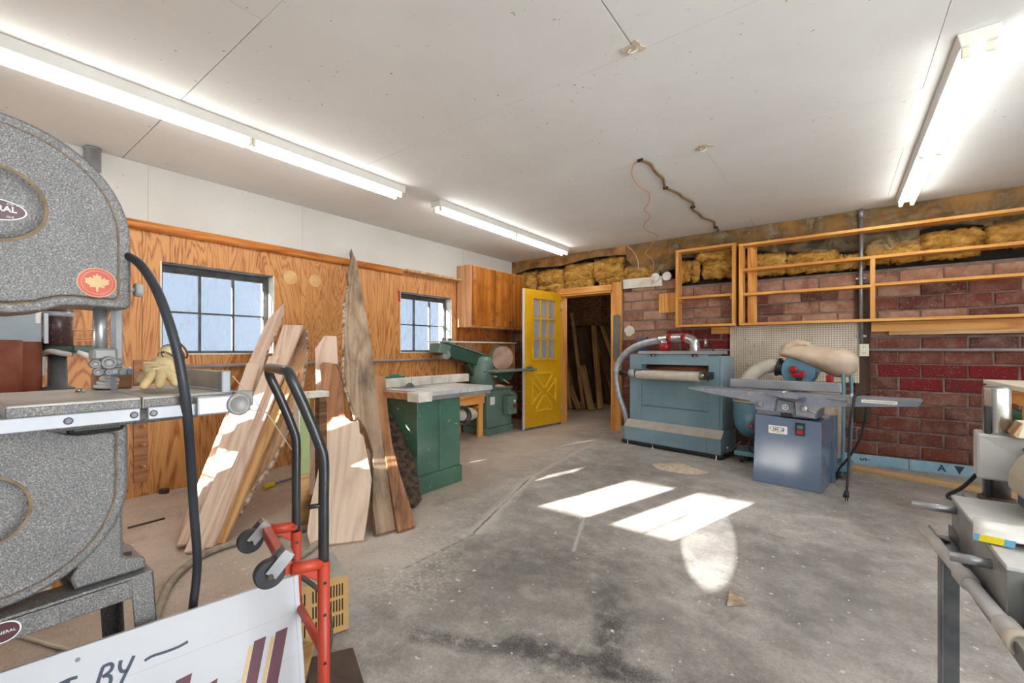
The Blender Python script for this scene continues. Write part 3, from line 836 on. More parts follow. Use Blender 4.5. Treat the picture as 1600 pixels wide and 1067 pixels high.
ct = thing('ceiling_cable', 'brown armoured cable stapled across the ceiling to the brick wall', 'cable', (3.256, 3.368, 2.68))
pts = []
for i in range(23):
    u = i/22
    pts.append((3.256+0.06*u+0.028*math.sin(u*17)+0.015*math.sin(u*41), 3.37+(6.0-3.37)*u, 2.679))
part('cable_run', MB().tube(smooth_path(pts, 4), 0.0105, 8), M['cordbrown'], ct)
for u in (0.02, 0.28, 0.58, 0.95):
    i = int(u*22); p = pts[i]
    part('staple', MB().box(p[0]-0.022, p[0]+0.022, p[1]-0.006, p[1]+0.006, 2.666, 2.69), M['black'], ct, bv=0.002, seg=1)
single('hanging_wire', 'thin copper-toned wire wandering from the ceiling down the brick wall', 'wire',
    MB().tube(smooth_path([(3.25, 3.38, 2.688), (3.18, 3.42, 2.672), (3.10, 3.60, 2.668), (3.06, 3.85, 2.67), (3.07, 4.10, 2.668), (2.98, 4.35, 2.67), (2.86, 4.55, 2.668), (2.84, 4.80, 2.67), (2.66, 5.10, 2.668), (2.60, 5.35, 2.67), (2.62, 5.7, 2.67), (2.50, 5.93, 2.66), (2.42, 5.985, 2.60), (2.36, 5.985, 2.52), (2.46, 5.985, 2.42), (2.47, 5.985, 2.30), (2.38, 5.985, 2.24), (2.48, 5.99, 2.17), (2.44, 6.0, 2.09)], 5), 0.0045, 6), M['wirecopper'], (3.25, 3.38, 2.688))
single('wall_cable', 'dark cable hanging down the plastic film to the round boxes', 'cable',
    MB().tube(smooth_path([(2.70, 5.98, 2.68), (2.69, 5.975, 2.55), (2.66, 5.975, 2.40), (2.61, 5.98, 2.28), (2.575, 6.0, 2.21)], 5), 0.0065, 6), M['cordbrown'], (2.70, 5.98, 2.68))
single('wall_cable', 'pale wire draped down the plastic film beside the doorway header', 'cable',
    MB().tube(smooth_path([(2.10, 5.98, 2.66), (2.18, 5.975, 2.58), (2.25, 5.975, 2.45), (2.26, 5.975, 2.32)], 5), 0.004, 6), M['wirewhite'], (2.10, 5.98, 2.66))

# ---------------------------------------------------------------- on the back wall
bb = thing('wiring_board', 'white painted board with round box cover on brick beside doorway', 'board', (2.29, 6.06, 2.13))
part('board', MB().box(2.01, 2.57, 6.035, 6.066, 2.065, 2.20), M['whitewood'], bb, bv=0.003)
part('box_cover', MB().cyl((2.485, 6.036, 2.19), (2.485, 6.012, 2.19), 0.058, 0.054, 24), M['white'], bb)
rbx = thing('round_junction_box', 'round white junction box mounted right of the white board', 'junction box', (2.64, 6.066, 2.185))
part('box_body', MB().cyl((2.64, 6.062, 2.185), (2.64, 6.02, 2.185), 0.060, n=24), M['dusty'], rbx)
part('box_cover', MB().cyl((2.64, 6.02, 2.185), (2.64, 6.010, 2.185), 0.062, 0.058, 24), M['white'], rbx)
for dx in (-0.03, 0.03):
    part('screw', MB().cyl((2.64+dx, 6.010, 2.185), (2.64+dx, 6.006, 2.185), 0.006, n=8), M['steel'], rbx)
single('plywood_square', 'small square of pale plywood screwed to brick left of shelf', 'board', MB().box(2.53, 2.77, 6.03, 6.064, 1.69, 1.955), M['pine_z'], (2.65, 6.06, 1.69), bv=0.003)
rr = random.Random(9)
single('plaster_blob', 'white plaster blob on the brick right of the doorway post', 'plaster', MB().prism([(2.10+0.085*rr.uniform(0.75, 1.1)*math.cos(a*PI/7), 6.068, 1.46+0.085*rr.uniform(0.8, 1.1)*math.sin(a*PI/7)) for a in range(14)], (0, -0.014, 0)), M['concretepatch'], (2.10, 6.068, 1.46), bv=0.005)

YF = 5.87
YB = 6.035
s1 = thing('open_wall_shelf', 'small pine open shelf unit of two compartments above the planer', 'shelf', (3.15, 6.0, 1.50), 0, None)
part('upright', MB().box(2.80, 2.835, YF, YB, 1.507, 2.455), M['pine_z'], s1, bv=0.002)
part('upright', MB().box(3.47, 3.51, YF, YB, 1.507, 2.455), M['pine_z'], s1, bv=0.002)
part('shelf_board', MB().box(2.80, 3.51, YF, YB, 2.455, 2.485), M['pine_x'], s1, bv=0.002)
part('shelf_board', MB().box(2.835, 3.47, YF+0.01, YB, 1.845, 1.875), M['pine_x'], s1, bv=0.002)
part('shelf_board', MB().box(2.80, 3.51, YF, YB, 1.478, 1.507), M['pine_x'], s1, bv=0.002)
part('shelf_cleat', MB().box(2.835, 2.86, YF+0.03, YB, 1.80, 1.845), M['pine_y'], s1, bv=0.002)
part('shelf_cleat', MB().box(3.445, 3.47, YF+0.02, YB, 1.80, 1.845), M['pine_y'], s1, bv=0.002)
s2 = thing('open_wall_shelf', 'long pine open shelf unit with three levels on the brick wall', 'shelf', (5.3, 6.0, 1.48), 0, None)
X1 = 7.2
part('upright', MB().box(3.545, 3.59, YF, YB, 1.507, 2.43), M['pine_z'], s2, bv=0.002)
part('upright', MB().box(3.62, 3.72, YB-0.03, YB, 1.507, 2.43), M['pine_z'], s2, bv=0.002)
part('upright', MB().box(4.775, 4.815, YF+0.01, YB-0.11, 1.507, 2.13), M['pine_z'], s2, bv=0.002)
part('upright', MB().box(X1-0.04, X1, YF, YB, 1.507, 2.43), M['pine_z'], s2, bv=0.002)
part('shelf_board', MB().box(3.545, X1, YF, YB, 2.43, 2.46), M['pine_x'], s2, bv=0.002)
part('shelf_board', MB().box(3.59, X1-0.04, YF+0.005, YB, 2.13, 2.16), M['pine_x'], s2, bv=0.002)
part('shelf_board', MB().box(3.59, 4.775, YF+0.005, YB, 1.835, 1.865), M['pine_x'], s2, bv=0.002)
part('shelf_board', MB().box(4.815, X1-0.04, YF+0.005, YB, 1.845, 1.875), M['pine_x'], s2, bv=0.002)
part('shelf_board', MB().box(3.545, X1, YF, YB, 1.478, 1.507), M['pine_x'], s2, bv=0.002)
single('ledger_board', 'pine ledger plank under the long shelf right of conduit', 'board', MB().box(4.79, 7.2, 6.02, 6.064, 1.375, 1.476), M['pine_x'], (5.5, 6.05, 1.42), bv=0.003)
single('ledger_board', 'thin pine strip edged below the ledger plank at right', 'board', MB().box(4.93, 7.2, 5.985, 6.018, 1.338, 1.374), M['oldpine_x'], (5.6, 6.0, 1.35), bv=0.002)
single('mounting_block', 'short pine block with hook left of the pegboard', 'board', MB().box(3.20, 3.425, 6.03, 6.064, 1.385, 1.475), M['pine_x'], (3.31, 6.05, 1.43), bv=0.003)
single('wall_post', 'dark stained timber post fixed to brick behind the conduit', 'post', MB().box(4.655, 4.785, 6.04, 6.064, 0.40, 1.9), M['darkwood'], (4.72, 6.06, 0.40), bv=0.003)

pg = thing('pegboard', 'white perforated pegboard panel on the brick behind the jointer', 'pegboard', (4.06, 6.02, 0.82))
part('panel', MB().box(3.425, 4.69, 6.008, 6.018, 0.825, 1.475), M['pegboard'], pg, bv=0.001, seg=1)
rr = random.Random(4)
for (hx, hz) in [(3.50, 1.42), (3.55, 1.42), (3.60, 1.33), (3.64, 1.30), (3.70, 1.26), (3.98, 1.43), (4.02, 1.43), (3.78, 1.28), (4.27, 1.32), (4.55, 1.28), (3.62, 1.02), (3.655, 1.0), (3.48, 0.93), (3.66, 1.16), (4.62, 1.31)]:
    part('peg_hook', MB().tube([(hx, 6.01, hz), (hx, 5.985, hz), (hx, 5.965, hz-0.008), (hx, 5.962, hz-0.03), (hx, 5.95, hz-0.036), (hx, 5.944, hz-0.02)], 0.0032, 6), M['steel'], pg)

vc = thing('vertical_conduit', 'grey steel conduit running from the ceiling down to the outlet', 'conduit', (4.72, 5.99, 1.25))
part('pipe', MB().cyl((4.705, 5.985, 1.25), (4.705, 5.985, 2.62), 0.0185, n=14), M['galv'], vc)
part('coupling', MB().cyl((4.705, 5.985, 2.60), (4.705, 5.985, 2.685), 0.024, n=14), M['galv'], vc)
for z in (1.33, 1.95):
    part('strap', MB().box(4.66, 4.75, 5.995, 6.035, z-0.012, z+0.012), M['galv'], vc, bv=0.003)
ob = thing('outlet_box', 'cream duplex outlet box at the bottom of the vertical conduit', 'outlet', (4.73, 6.0, 1.2))
part('box_body', MB().box(4.69, 4.77, 5.965, 6.035, 1.115, 1.245), M['cream'], ob, bv=0.005)
for dz in (0.032, -0.032):
    o = part('receptacle', MB().cyl((4.73, 5.966, 1.18+dz), (4.73, 5.960, 1.18+dz), 0.021, n=18), M['cream'], ob)
    part('slot', MB().box(4.720, 4.724, 5.957, 5.962, 1.174+dz, 1.188+dz), M['black'], o)
    part('slot', MB().box(4.735, 4.739, 5.957, 5.962, 1.174+dz, 1.188+dz), M['black'], o)
single('horizontal_conduit', 'grey conduit running level along the brick right of the outlet', 'conduit', MB().cyl((4.772, 6.035, 1.182), (7.9, 6.035, 1.182), 0.0165, n=14), M['conduitgrey'], (4.772, 6.035, 1.182))
single('horizontal_conduit', 'short grey conduit behind the pegboard beside the planer crank', 'conduit', MB().cyl((2.9, 6.045, 1.182), (3.42, 6.045, 1.182), 0.0135, n=14), M['conduitgrey'], (2.9, 6.045, 1.182))
single('left_wall_conduit', 'grey conduit running level along the plywood below both windows', 'conduit', MB().cyl((0.02, 1.22, 1.038), (0.02, 4.62, 1.055), 0.0165, n=14), M['conduitgrey'], (0.02, 1.22, 1.038))

# foam strips and plank at the foot of the wall
def foam(x0, x1, marks, label):
    t = thing('foam_strip', label, 'foam strip', ((x0+x1)/2, 5.82, 0), 0)
    part('strip', MB().box(x0, x1, 5.80, 5.85, 0.0, 0.096), M['foamblue'], t, bv=0.002)
    for s, x, size, rotd in marks:
        a = R(rotd)
        text_part('lettering', s, size, (x, 5.7985, 0.05), (math.cos(a), 0, math.sin(a)), (-math.sin(a), 0, math.cos(a)), M['ink'], t, bold=0.0015)
    return t
f1 = foam(4.45, 5.065, [('S', 4.72, 0.075, 90), ('I', 4.76, 0.04, 90)], 'pale blue printed foam strip at brick wall foot behind jointer')
f2 = foam(5.07, 6.2, [('A', 5.30, 0.085, 0), ('T', 5.58, 0.06, 90), ('Y', 5.58, 0.05, 90)], 'pale blue printed foam strip at brick wall foot near column machine')
def dia(t, x, z, w, h, tri=False):
    P = [(x-w, 5.7985, z+h), (x+w, 5.7985, z+h), (x, 5.7985, z-h)] if tri else [(x-w, 5.7985, z), (x, 5.7985, z+h), (x+w, 5.7985, z), (x, 5.7985, z-h)]
    part('printed_mark', MB().prism(P, (0, -0.001, 0)), M['ink'], t)
dia(f1, 4.52, 0.048, 0.05, 0.044); dia(f1, 4.60, 0.07, 0.02, 0.018, True); dia(f2, 5.42, 0.05, 0.035, 0.038, True)
single('foam_scrap', 'small pale blue foam scrap at the foot of doorway post', 'foam scrap', MB().box(1.99, 2.13, 5.99, 6.03, 0.0, 0.085), M['foamblue'], (2.06, 6.01, 0.0), bv=0.003)
pk = thing('floor_plank', 'old pine plank lying on the floor before the foam strips', 'plank', (5.1, 5.35, 0), R(-13))
part('plank', MB().box(-0.62, 0.75, -0.055, 0.055, 0, 0.038), M['oldpine_x'], pk, bv=0.003)

# ---------------------------------------------------------------- left wall fittings
ps = thing('peg_rail', 'upright wooden strip with pegs on the plywood behind the saw', 'peg rail', (0.01, 1.02, 0.1))
part('strip', MB().box(0.001, 0.022, 0.985, 1.075, 0.12, 1.10), M['boardbrown'], ps, bv=0.002)
for z in (0.25, 0.42, 0.57, 0.73, 0.88, 1.02):
    part('peg', MB().cyl((0.02, 1.03, z), (0.115, 1.035, z+0.012), 0.011, 0.009, 10), M['pine_y'], ps)
mc = thing('wall_cabinet_grey', 'flat grey-blue steel panel box on plywood behind the band saw', 'cabinet', (0.15, 0.1, 1.1))
mc.name = 'steel_cabinet'; ORG['steel_cabinet'] = (0.15, 0.1, 1.1)
part('body', MB().box(0.001, 0.06, -0.30, 0.50, 1.0, 1.60), M['panelgrey'], mc, bv=0.006)
part('door', MB().box(0.061, 0.072, -0.29, 0.49, 1.01, 1.59), M['panelgrey'], mc, bv=0.004)
wl_ = thing('wire_hank', 'pale wires looped across the plywood behind the saw post', 'wire', (0.03, 0.75, 1.35))
for k, (za, zb, w) in enumerate([(1.42, 1.33, 0.40), (1.36, 1.27, 0.44), (1.30, 1.25, 0.46), (1.24, 1.17, 0.48)]):
    part('strand', MB().tube(smooth_path([(0.02, 0.46, za), (0.03, 0.60, zb+0.01), (0.035, 0.72, zb), (0.03, 0.82, zb+0.05), (0.02, 0.46+w, za+0.12)], 6), 0.0065, 6), M['wirecopper'], wl_)

# ---------------------------------------------------------------- wall cabinet and corner shelf
cb = thing('wall_cabinet', 'varnished wooden wall cabinet with three doors in the corner', 'cabinet', (0.15, 5.36, 1.5))
m = MB(); m.box(0.006, 0.285, 4.672, 6.0, 1.515, 2.415)
part('carcass', m, M['cabside'], cb, bv=0.003)
for a, b in ((4.69, 5.19), (5.21, 5.635), (5.655, 5.985)):
    d = part('door', MB().box(0.287, 0.306, a, b, 1.54, 2.395), M['cabinet'], cb, bv=0.004)
    part('knob', MB().lathe((0.306, (b-0.07), 1.63), (1, 0, 0), [(0.014, 0), (0.012, 0.012), (0.022, 0.022), (0.02, 0.032), (0.008, 0.036)], 14), M['cabinet'], d)
    for z in (1.64, 2.28):
        part('hinge', MB().box(0.305, 0.311, a-0.006, a+0.022, z-0.03, z+0.03), M['darksteel'], d, bv=0.002, seg=1)
cs = thing('corner_shelf', 'small plywood shelf box with white top in the corner', 'shelf', (0.15, 5.0, 1.0))
part('top', MB().box(0.004, 0.315, 4.10, 5.75, 1.285, 1.305), M['whitewood'], cs, bv=0.002)
part('back', MB().box(0.004, 0.02, 4.68, 5.74, 0.78, 1.285), M['cabside'], cs)
part('side', MB().box(0.02, 0.30, 5.70, 5.72, 0.80, 1.285), M['cabside'], cs, bv=0.001)
part('side', MB().prism([(0.02, 4.72, 1.285), (0.30, 4.72, 1.285), (0.02, 4.72, 0.98)], (0, 0.02, 0)), M['cabside'], cs)
part('bottom', MB().box(0.02, 0.28, 4.74, 5.70, 0.96, 0.978), M['cabside'], cs)
part('brace', MB().prism([(0.02, 5.2, 1.283), (0.29, 5.2, 1.283), (0.02, 5.2, 1.0)], (0, 0.018, 0)), M['pine_z'], cs)
cl = thing('small_clamp', 'small steel clamp lying on the white corner shelf top', 'clamp', (0.2, 4.3, 1.305))
part('bar', MB().box(0.17, 0.19, 4.2, 4.42, 1.305, 1.318), M['steel'], cl, bv=0.002)
part('jaw', MB().box(0.16, 0.22, 4.22, 4.25, 1.305, 1.35), M['darksteel'], cl, bv=0.004)
part('jaw', MB().box(0.16, 0.22, 4.32, 4.35, 1.305, 1.345), M['teal'], cl, bv=0.004)
part('screw', MB().cyl((0.2, 4.25, 1.335), (0.2, 4.40, 1.335), 0.006, n=8), M['steel'], cl)

# ---------------------------------------------------------------- yellow door
import mathutils
D0 = Vector((0.935, 6.075, 0)); D1 = Vector((0.822, 5.222, 0))
dv = (D1-D0); DW = dv.length
dr = bpy.data.objects.new('door_1', None); COL.objects.link(dr); dr['kind'] = 'structure'
dr.location = D0; dr.rotation_euler = (0, 0, math.atan2(dv.y, dv.x)); ORG['door_1'] = (0, 0, 0)
# local: x along leaf from hinge, y thickness (room face at +y... towards +x world), z up
TH = 0.042
def leaf(m, a, b, c, d): m.box(a, b, -TH/2, TH/2, c, d)
LX0, LX1, LZ0, LZ1 = 0.15, DW-0.19, 1.05, 1.955
part('leaf', wall_grid(MB(), 0, DW, 0.012, 2.085, [(LX0, LX1, LZ0, LZ1)], leaf), M['yellow'], dr)
part('edge_strip', MB().box(DW, DW+0.004, -TH/2, TH/2, 0.012, 2.085), M['white'], dr)
fm = MB(); w = 0.03
wall_grid(fm, LX0-w, LX1+w, LZ0-w, LZ1+w, [(LX0+0.004, LX1-0.004, LZ0+0.004, LZ1-0.004)], lambda m, a, b, c, d: m.box(a, b, -TH/2-0.012, TH/2+0.012, c, d))
part('light_frame', fm, M['yellow'], dr, bv=0.004)
for i in (1, 2):
    x = LX0+(LX1-LX0)*i/3
    part('muntin', MB().box(x-0.013, x+0.013, -TH/2-0.002, TH/2+0.004, LZ0, LZ1), M['yellow'], dr, bv=0.003, seg=1)
    z = LZ0+(LZ1-LZ0)*i/3
    part('muntin', MB().box(LX0, LX1, -TH/2-0.001, TH/2+0.003, z-0.013, z+0.013), M['yellow'], dr, bv=0.003, seg=1)
for i in range(3):
    for j in range(3):
        a = LX0+(LX1-LX0)*i/3; c = LZ0+(LZ1-LZ0)*j/3
        part('pane', MB().box(a, a+(LX1-LX0)/3, -0.002, 0.002, c, c+(LZ1-LZ0)/3), M['doorglass'], dr)
y0 = TH/2
cx0, cx1, cz0, cz1 = 0.15, DW-0.16, 0.27, 0.83
def mould(p, q):
    part('crossbuck_moulding', MB().bar((p[0], y0+0.008, p[1]), (q[0], y0+0.008, q[1]), 0.024, 0.026, (0, 1, 0)), M['yellowmould'], dr, bv=0.004)
fx = lambda u: cx0+(cx1-cx0)*u
fz = lambda u: cz0+(cz1-cz0)*u
for p, q in [((0.16, 1.0), (0.84, 1.0)), ((0.16, 0.0), (0.84, 0.0)), ((0.0, 0.18), (0.0, 0.84)), ((1.0, 0.18), (1.0, 0.84)),
             ((0.16, 0.94), (0.46, 0.60)), ((0.0, 0.78), (0.36, 0.5)), ((0.84, 0.94), (0.54, 0.60)), ((1.0, 0.78), (0.64, 0.5)),
             ((0.16, 0.06), (0.46, 0.40)), ((0.0, 0.22), (0.36, 0.5)), ((0.84, 0.06), (0.54, 0.40)), ((1.0, 0.22), (0.64, 0.5))][:12]:
    mould((fx(p[0]), fz(p[1])), (fx(q[0]), fz(q[1])))
part('sweep', MB().box(0.0, DW, -TH/2-0.004, TH/2+0.004, 0.003, 0.035), M['darksteel'], dr)
for z in (0.25, 1.05, 1.85):
    part('hinge', MB().cyl((-0.004, TH/2+0.004, z-0.05), (-0.004, TH/2+0.004, z+0.05), 0.009, n=10), M['steel'], dr)
kn = part('knob', MB().lathe((DW-0.07, TH/2, 0.93), (0, 1, 0), [(0.03, 0), (0.03, 0.006), (0.012, 0.012), (0.012, 0.03), (0.026, 0.04), (0.028, 0.055), (0.016, 0.066)], 18), M['darksteel'], dr)
# ---------------------------------------------------------------- store room: leaning lumber
LUM = [
 ((0.73, 7.99), (0.16, 8.80, 1.89), 0.115, 0.05, 'lumber', 'long pale fir post leaning tallest in the store room'),
 ((0.67, 7.72), (0.22, 8.20, 0.84), 0.13, 0.035, 'lumber', 'short wide plank leaning before the post in the store room'),
 ((0.46, 7.79), (-0.25, 8.60, 2.0), 0.07, 0.03, 'lumber', 'tall narrow plank leaning left of the post in store room'),
 ((0.34, 7.70), (-0.23, 8.30, 1.0), 0.10, 0.03, 'lumberdark', 'brown plank of medium length leaning in store room left side'),
 ((0.54, 8.86), (0.10, 8.9, 1.63), 0.09, 0.03, 'lumberdark', 'dark plank leaning behind the others in the store room'),
 ((0.80, 8.60), (-0.05, 8.9, 2.05), 0.06, 0.025, 'lumberdark', 'thin dark strip slanting steeply at the store room back'),
 ((1.05, 8.70), (0.25, 8.86, 1.95), 0.08, 0.03, 'lumber', 'plank slanting leftward at the right of store room pile'),
 ((1.20, 8.80), (0.45, 8.92, 1.9), 0.06, 0.03, 'lumberdark', 'thin dark strip rightmost in the store room pile'),
 ((0.48, 7.58), (0.0, 8.0, 0.47), 0.10, 0.035, 'lumber', 'short offcut leaning low at the front of store room pile'),
 ((0.24, 7.63), (-0.33, 8.4, 1.56), 0.08, 0.03, 'lumber', 'long plank leaning at far left of the store room pile'),
 ((0.52, 7.84), (0.17, 8.1, 0.61), 0.07, 0.03, 'lumberdark', 'short brown offcut standing between planks in store room'),
]
for (bx, by), tp, w, th, mt, lab in LUM:
    p = Vector((bx, by, 0.0)); q = Vector(tp); d = (q-p).normalized()
    n = Vector((0.55, -0.8, 0)); n = (n - d*n.dot(d)).normalized(); W = d.cross(n)
    L = (q-p).length
    o = single('leaning_plank', lab, 'plank', MB().box(-w/2, w/2, 0, L, -th/2, th/2), M[mt], (0, 0, 0), bv=0.003, seg=1, group='lumber in the store room')
    o.matrix_world = Matrix(((W.x, d.x, n.x, p.x), (W.y, d.y, n.y, p.y), (W.z, d.z, n.z, p.z+abs(n.z)*th/2+0.5*w*abs(W.z)), (0, 0, 0, 1)))
sc_ = thing('storage_cabinet', 'brown wooden cupboard on the store room back wall', 'cabinet', (-0.05, 8.78, 1.75))
part('carcass', MB().box(-0.38, 0.45, 8.62, 8.94, 1.72, 2.45), M['lumberdark'], sc_, bv=0.004)
for a, b in ((-0.37, 0.02), (0.04, 0.44)):
    d = part('door', MB().box(a, b, 8.60, 8.618, 1.74, 2.43), M['lumberdark'], sc_, bv=0.003)
    part('knob', MB().lathe((b-0.05, 8.60, 1.82), (0, -1, 0), [(0.012, 0), (0.01, 0.012), (0.016, 0.02), (0.01, 0.028)], 12), M['darksteel'], d)
br = thing('floor_stand_rod', 'thin pale rod on a small foot in the store room doorway', 'rod', (0.50, 7.0, 0))
part('rod', MB().cyl((0.498, 7.0, 0.03), (0.498, 7.0, 1.45), 0.012, n=10), M['alu'], br)
part('foot', MB().lathe((0.498, 7.0, 0.0), (0, 0, 1), [(0.09, 0), (0.09, 0.02), (0.03, 0.035), (0.014, 0.05)], 16), M['dusty'], br)

# ---------------------------------------------------------------- wide drum sander / planer (local frame, x along its front)
pl = thing('drum_sander', 'large blue-green wide drum sander standing before the brick wall', 'machine', (2.332, 5.311, 0), R(-10.7))
bd = MB()
bd.box(0.024, 0.188, 0.08, 0.42, 0.26, 1.13)         # left stile
bd.box(1.024, 1.14, 0.08, 0.42, 0.26, 1.115)         # right stile
bd.box(0.188, 1.024, 0.08, 0.42, 1.005, 1.13)        # top rail
bd.box(0.188, 1.024, 0.08, 0.42, 0.26, 0.50)         # below panel
bd.box(0.188, 1.024, 0.095, 0.40, 0.50, 0.765)       # recessed panel
bd.box(0.188, 1.024, 0.08, 0.40, 0.765, 0.835)       # shelf rail
part('body', bd, M['planer'], pl, bv=0.004)
part('inner_back', MB().box(0.188, 1.024, 0.34, 0.36, 0.835, 1.005), M['boardbrown'], pl)
part('drum', MB().cyl((0.19, 0.24, 0.95), (1.02, 0.24, 0.95), 0.045, n=18), M['sandpaper'], pl)
part('side_panel', MB().box(1.14, 1.168, 0.09, 0.41, 0.24, 1.10), M['planer'], pl, bv=0.006)
sk = MB()
sk.prism([(0.0, 0.0, 0.05), (0.0, 0.0, 0.22), (0.0, 0.075, 0.30), (0.0, 0.42, 0.30), (0.0, 0.42, 0.05)], (1.035, 0, 0))
part('base_skirt', sk, M['planer'], pl, bv=0.003)
part('base_skirt', MB().prism([(1.038, 0.0, 0.05), (1.038, 0.0, 0.22), (1.038, 0.075, 0.30), (1.038, 0.42, 0.30), (1.038, 0.42, 0.05)], (0.152, 0, 0)), M['planer'], pl, bv=0.003)
part('dust_ledge', MB().prism([(-0.001, -0.003, 0.222), (-0.001, 0.077, 0.306), (1.191, 0.077, 0.306), (1.191, -0.003, 0.222)], (0, 0.002, -0.006)), M['planerdust'], pl, label='dusty sloping ledge')
cv = MB(); cv.prism([(0.23, -0.08+0.05*math.cos(a), 0.885+0.05*math.sin(a)) for a in [PI/2+PI*i/10 for i in range(11)]] + [(0.23, 0.36, 0.835), (0.23, 0.36, 0.935)], (0.775, 0, 0))
part('conveyor_belt', cv, M['hosebeige'], pl)
part('roller_bracket', MB().box(0.195, 0.285, -0.10, 0.10, 0.845, 0.955), M['bluedark'], pl, bv=0.006)
part('motor_cap', MB().cyl((0.195, -0.06, 0.895), (0.11, -0.06, 0.895), 0.042, n=18), M['dusty'], pl)
part('feed_motor', MB().cyl((0.11, -0.06, 0.895), (-0.02, -0.06, 0.895), 0.036, n=18), M['black'], pl)
rb_ = part('roller_bracket', MB().box(1.005, 1.10, -0.12, 0.05, 0.86, 0.94), M['black'], pl, bv=0.008)
part('adjuster', MB().lathe((1.035, -0.12, 0.90), (0, -1, 0), [(0.03, 0), (0.03, 0.006), (0.018, 0.012), (0.018, 0.03)], 16), M['chrome'], rb_)
part('hood', MB().prism([(0.14, 0.06, 1.135), (0.14, 0.10, 1.17), (0.14, 0.40, 1.17), (0.14, 0.42, 1.135)], (0.96, 0, 0)), M['alu'], pl, bv=0.003)
for x in (0.36, 0.875):
    part('latch', MB().box(x-0.035, x+0.03, 0.062, 0.08, 1.105, 1.14), M['black'], pl, bv=0.004)
    part('latch_hook', MB().box(x-0.008, x+0.02, 0.055, 0.064, 1.10, 1.122), M['chrome'], pl, bv=0.002)
part('front_groove', MB().box(0.19, 1.022, 0.078, 0.0805, 0.488, 0.494), M['black'], pl)
mbk = MB(); mbk.box(-0.03, 1.20, -0.01, 0.03, 0.012, 0.05); mbk.box(-0.03, 0.05, -0.03, 0.40, 0.012, 0.055); mbk.box(1.13, 1.21, 0.0, 0.46, 0.012, 0.055); mbk.box(-0.03, 1.21, 0.38, 0.43, 0.012, 0.05)
part('mobile_base', mbk, M['black'], pl, bv=0.006)
for x in (0.06, 0.40, 1.15):
    part('leveling_foot', MB().lathe((x, -0.02, 0.0), (0, 0, 1), [(0.022, 0), (0.022, 0.006), (0.008, 0.01), (0.008, 0.05)], 12), M['chrome'], pl)
for x, y in ((0.1, 0.36), (1.1, 0.36)):
    part('base_wheel', MB().cyl((x-0.02, y, 0.03), (x+0.02, y, 0.03), 0.03, n=16), M['rubber'], pl)
bh = part('brake_lever', MB().tube(smooth_path([(1.19, 0.1, 0.06), (1.24, 0.02, 0.10), (1.28, -0.06, 0.16)], 4), 0.010, 8), M['steel'], pl)
part('brake_lever', MB().tube(smooth_path([(1.19, 0.25, 0.06), (1.26, 0.2, 0.12), (1.33, 0.16, 0.20)], 4), 0.010, 8), M['steel'], pl)
# ducting on top
part('duct_tee', MB().cyl((0.41, 0.26, 1.165), (0.41, 0.26, 1.27), 0.062, n=20), M['redtape'], pl, label='duct stub wrapped in red tape')
part('duct_collar', MB().cyl((0.41, 0.26, 1.215), (0.41, 0.26, 1.30), 0.060, n=20), M['duct'], pl)
part('duct_pipe', MB().tube(smooth_path([(0.34, 0.26, 1.305), (0.45, 0.26, 1.32), (0.62, 0.26, 1.325), (0.70, 0.26, 1.318), (0.765, 0.26, 1.285), (0.785, 0.26, 1.23), (0.785, 0.26, 1.165)], 5), 0.058, 18), M['duct'], pl)
for x in (0.485, 0.665):
    part('tape_band', MB().cyl((x-0.028, 0.26, 1.322), (x+0.028, 0.26, 1.325), 0.0605, n=20), M['redtape'], pl, label='band of red tape')
hp = smooth_path([(0.40, 0.26, 1.31), (0.25, 0.26, 1.29), (0.06, 0.26, 1.245), (-0.12, 0.24, 1.15), (-0.235, 0.22, 1.0), (-0.26, 0.2, 0.88), (-0.25, 0.2, 0.75), (-0.215, 0.2, 0.58), (-0.15, 0.2, 0.42), (-0.095, 0.2, 0.26), (-0.11, 0.2, 0.12)], 12)
part('flex_hose', MB().tube(hp, 0.044, 14, rfun=lambda i: 0.046+0.003*(i % 2) if i < 60 else 0.038+0.003*(i % 2)), M['flexsilver'], pl)
ck = part('crank', MB().tube([(0.99, 0.28, 1.165), (0.99, 0.28, 1.21), (0.92, 0.24, 1.215)], 0.009, 8), M['black'], pl)
part('crank_handle', MB().cyl((0.92, 0.24, 1.215), (0.92, 0.24, 1.31), 0.013, n=12), M['chrome'], ck)
part('motor_housing', MB().box(-0.05, 0.10, 0.36, 0.42, 1.16, 1.36), M['bluedark'], pl, bv=0.02)

# ---------------------------------------------------------------- jointer (local frame, x along its front)
jt = thing('jointer', 'slate-blue jointer with long tables on a sheet-metal cabinet', 'machine', (3.889, 4.467, 0), R(-8.6))
part('cabinet', MB().prism([(0, 0, 0), (0.517, 0, 0), (0.515, 0, 0.585), (0.02, 0, 0.605)], (0, 0.56, 0)), M['jointer'], jt, bv=0.006)
bp = part('badge', MB().box(0.128, 0.272, -0.002, 0.002, 0.452, 0.522), M['white'], jt, bv=0.0015, label='white oval badge')
def capsule(cx, cz, hx, hz, y, n=8):
    P = []
    for i in range(n+1):
        a = PI/2 + PI*i/n; P.append((cx-hx+hz+hz*math.cos(a), y, cz+hz*math.sin(a)))
    for i in range(n+1):
        a = -PI/2 + PI*i/n; P.append((cx+hx-hz+hz*math.cos(a), y, cz+hz*math.sin(a)))
    return P
part('badge_ring', MB().prism(capsule(0.195, 0.492, 0.056, 0.018, -0.0022), (0, -0.0008, 0)), M['black'], bp)
part('badge_fill', MB().prism(capsule(0.193, 0.492, 0.050, 0.014, -0.0031), (0, -0.0004, 0)), M['white'], bp)
text_part('lettering', 'cao', 0.032, (0.186, -0.0036, 0.4935), (1, 0, 0), (0, 0, 1), M['black'], bp, bold=0.001)
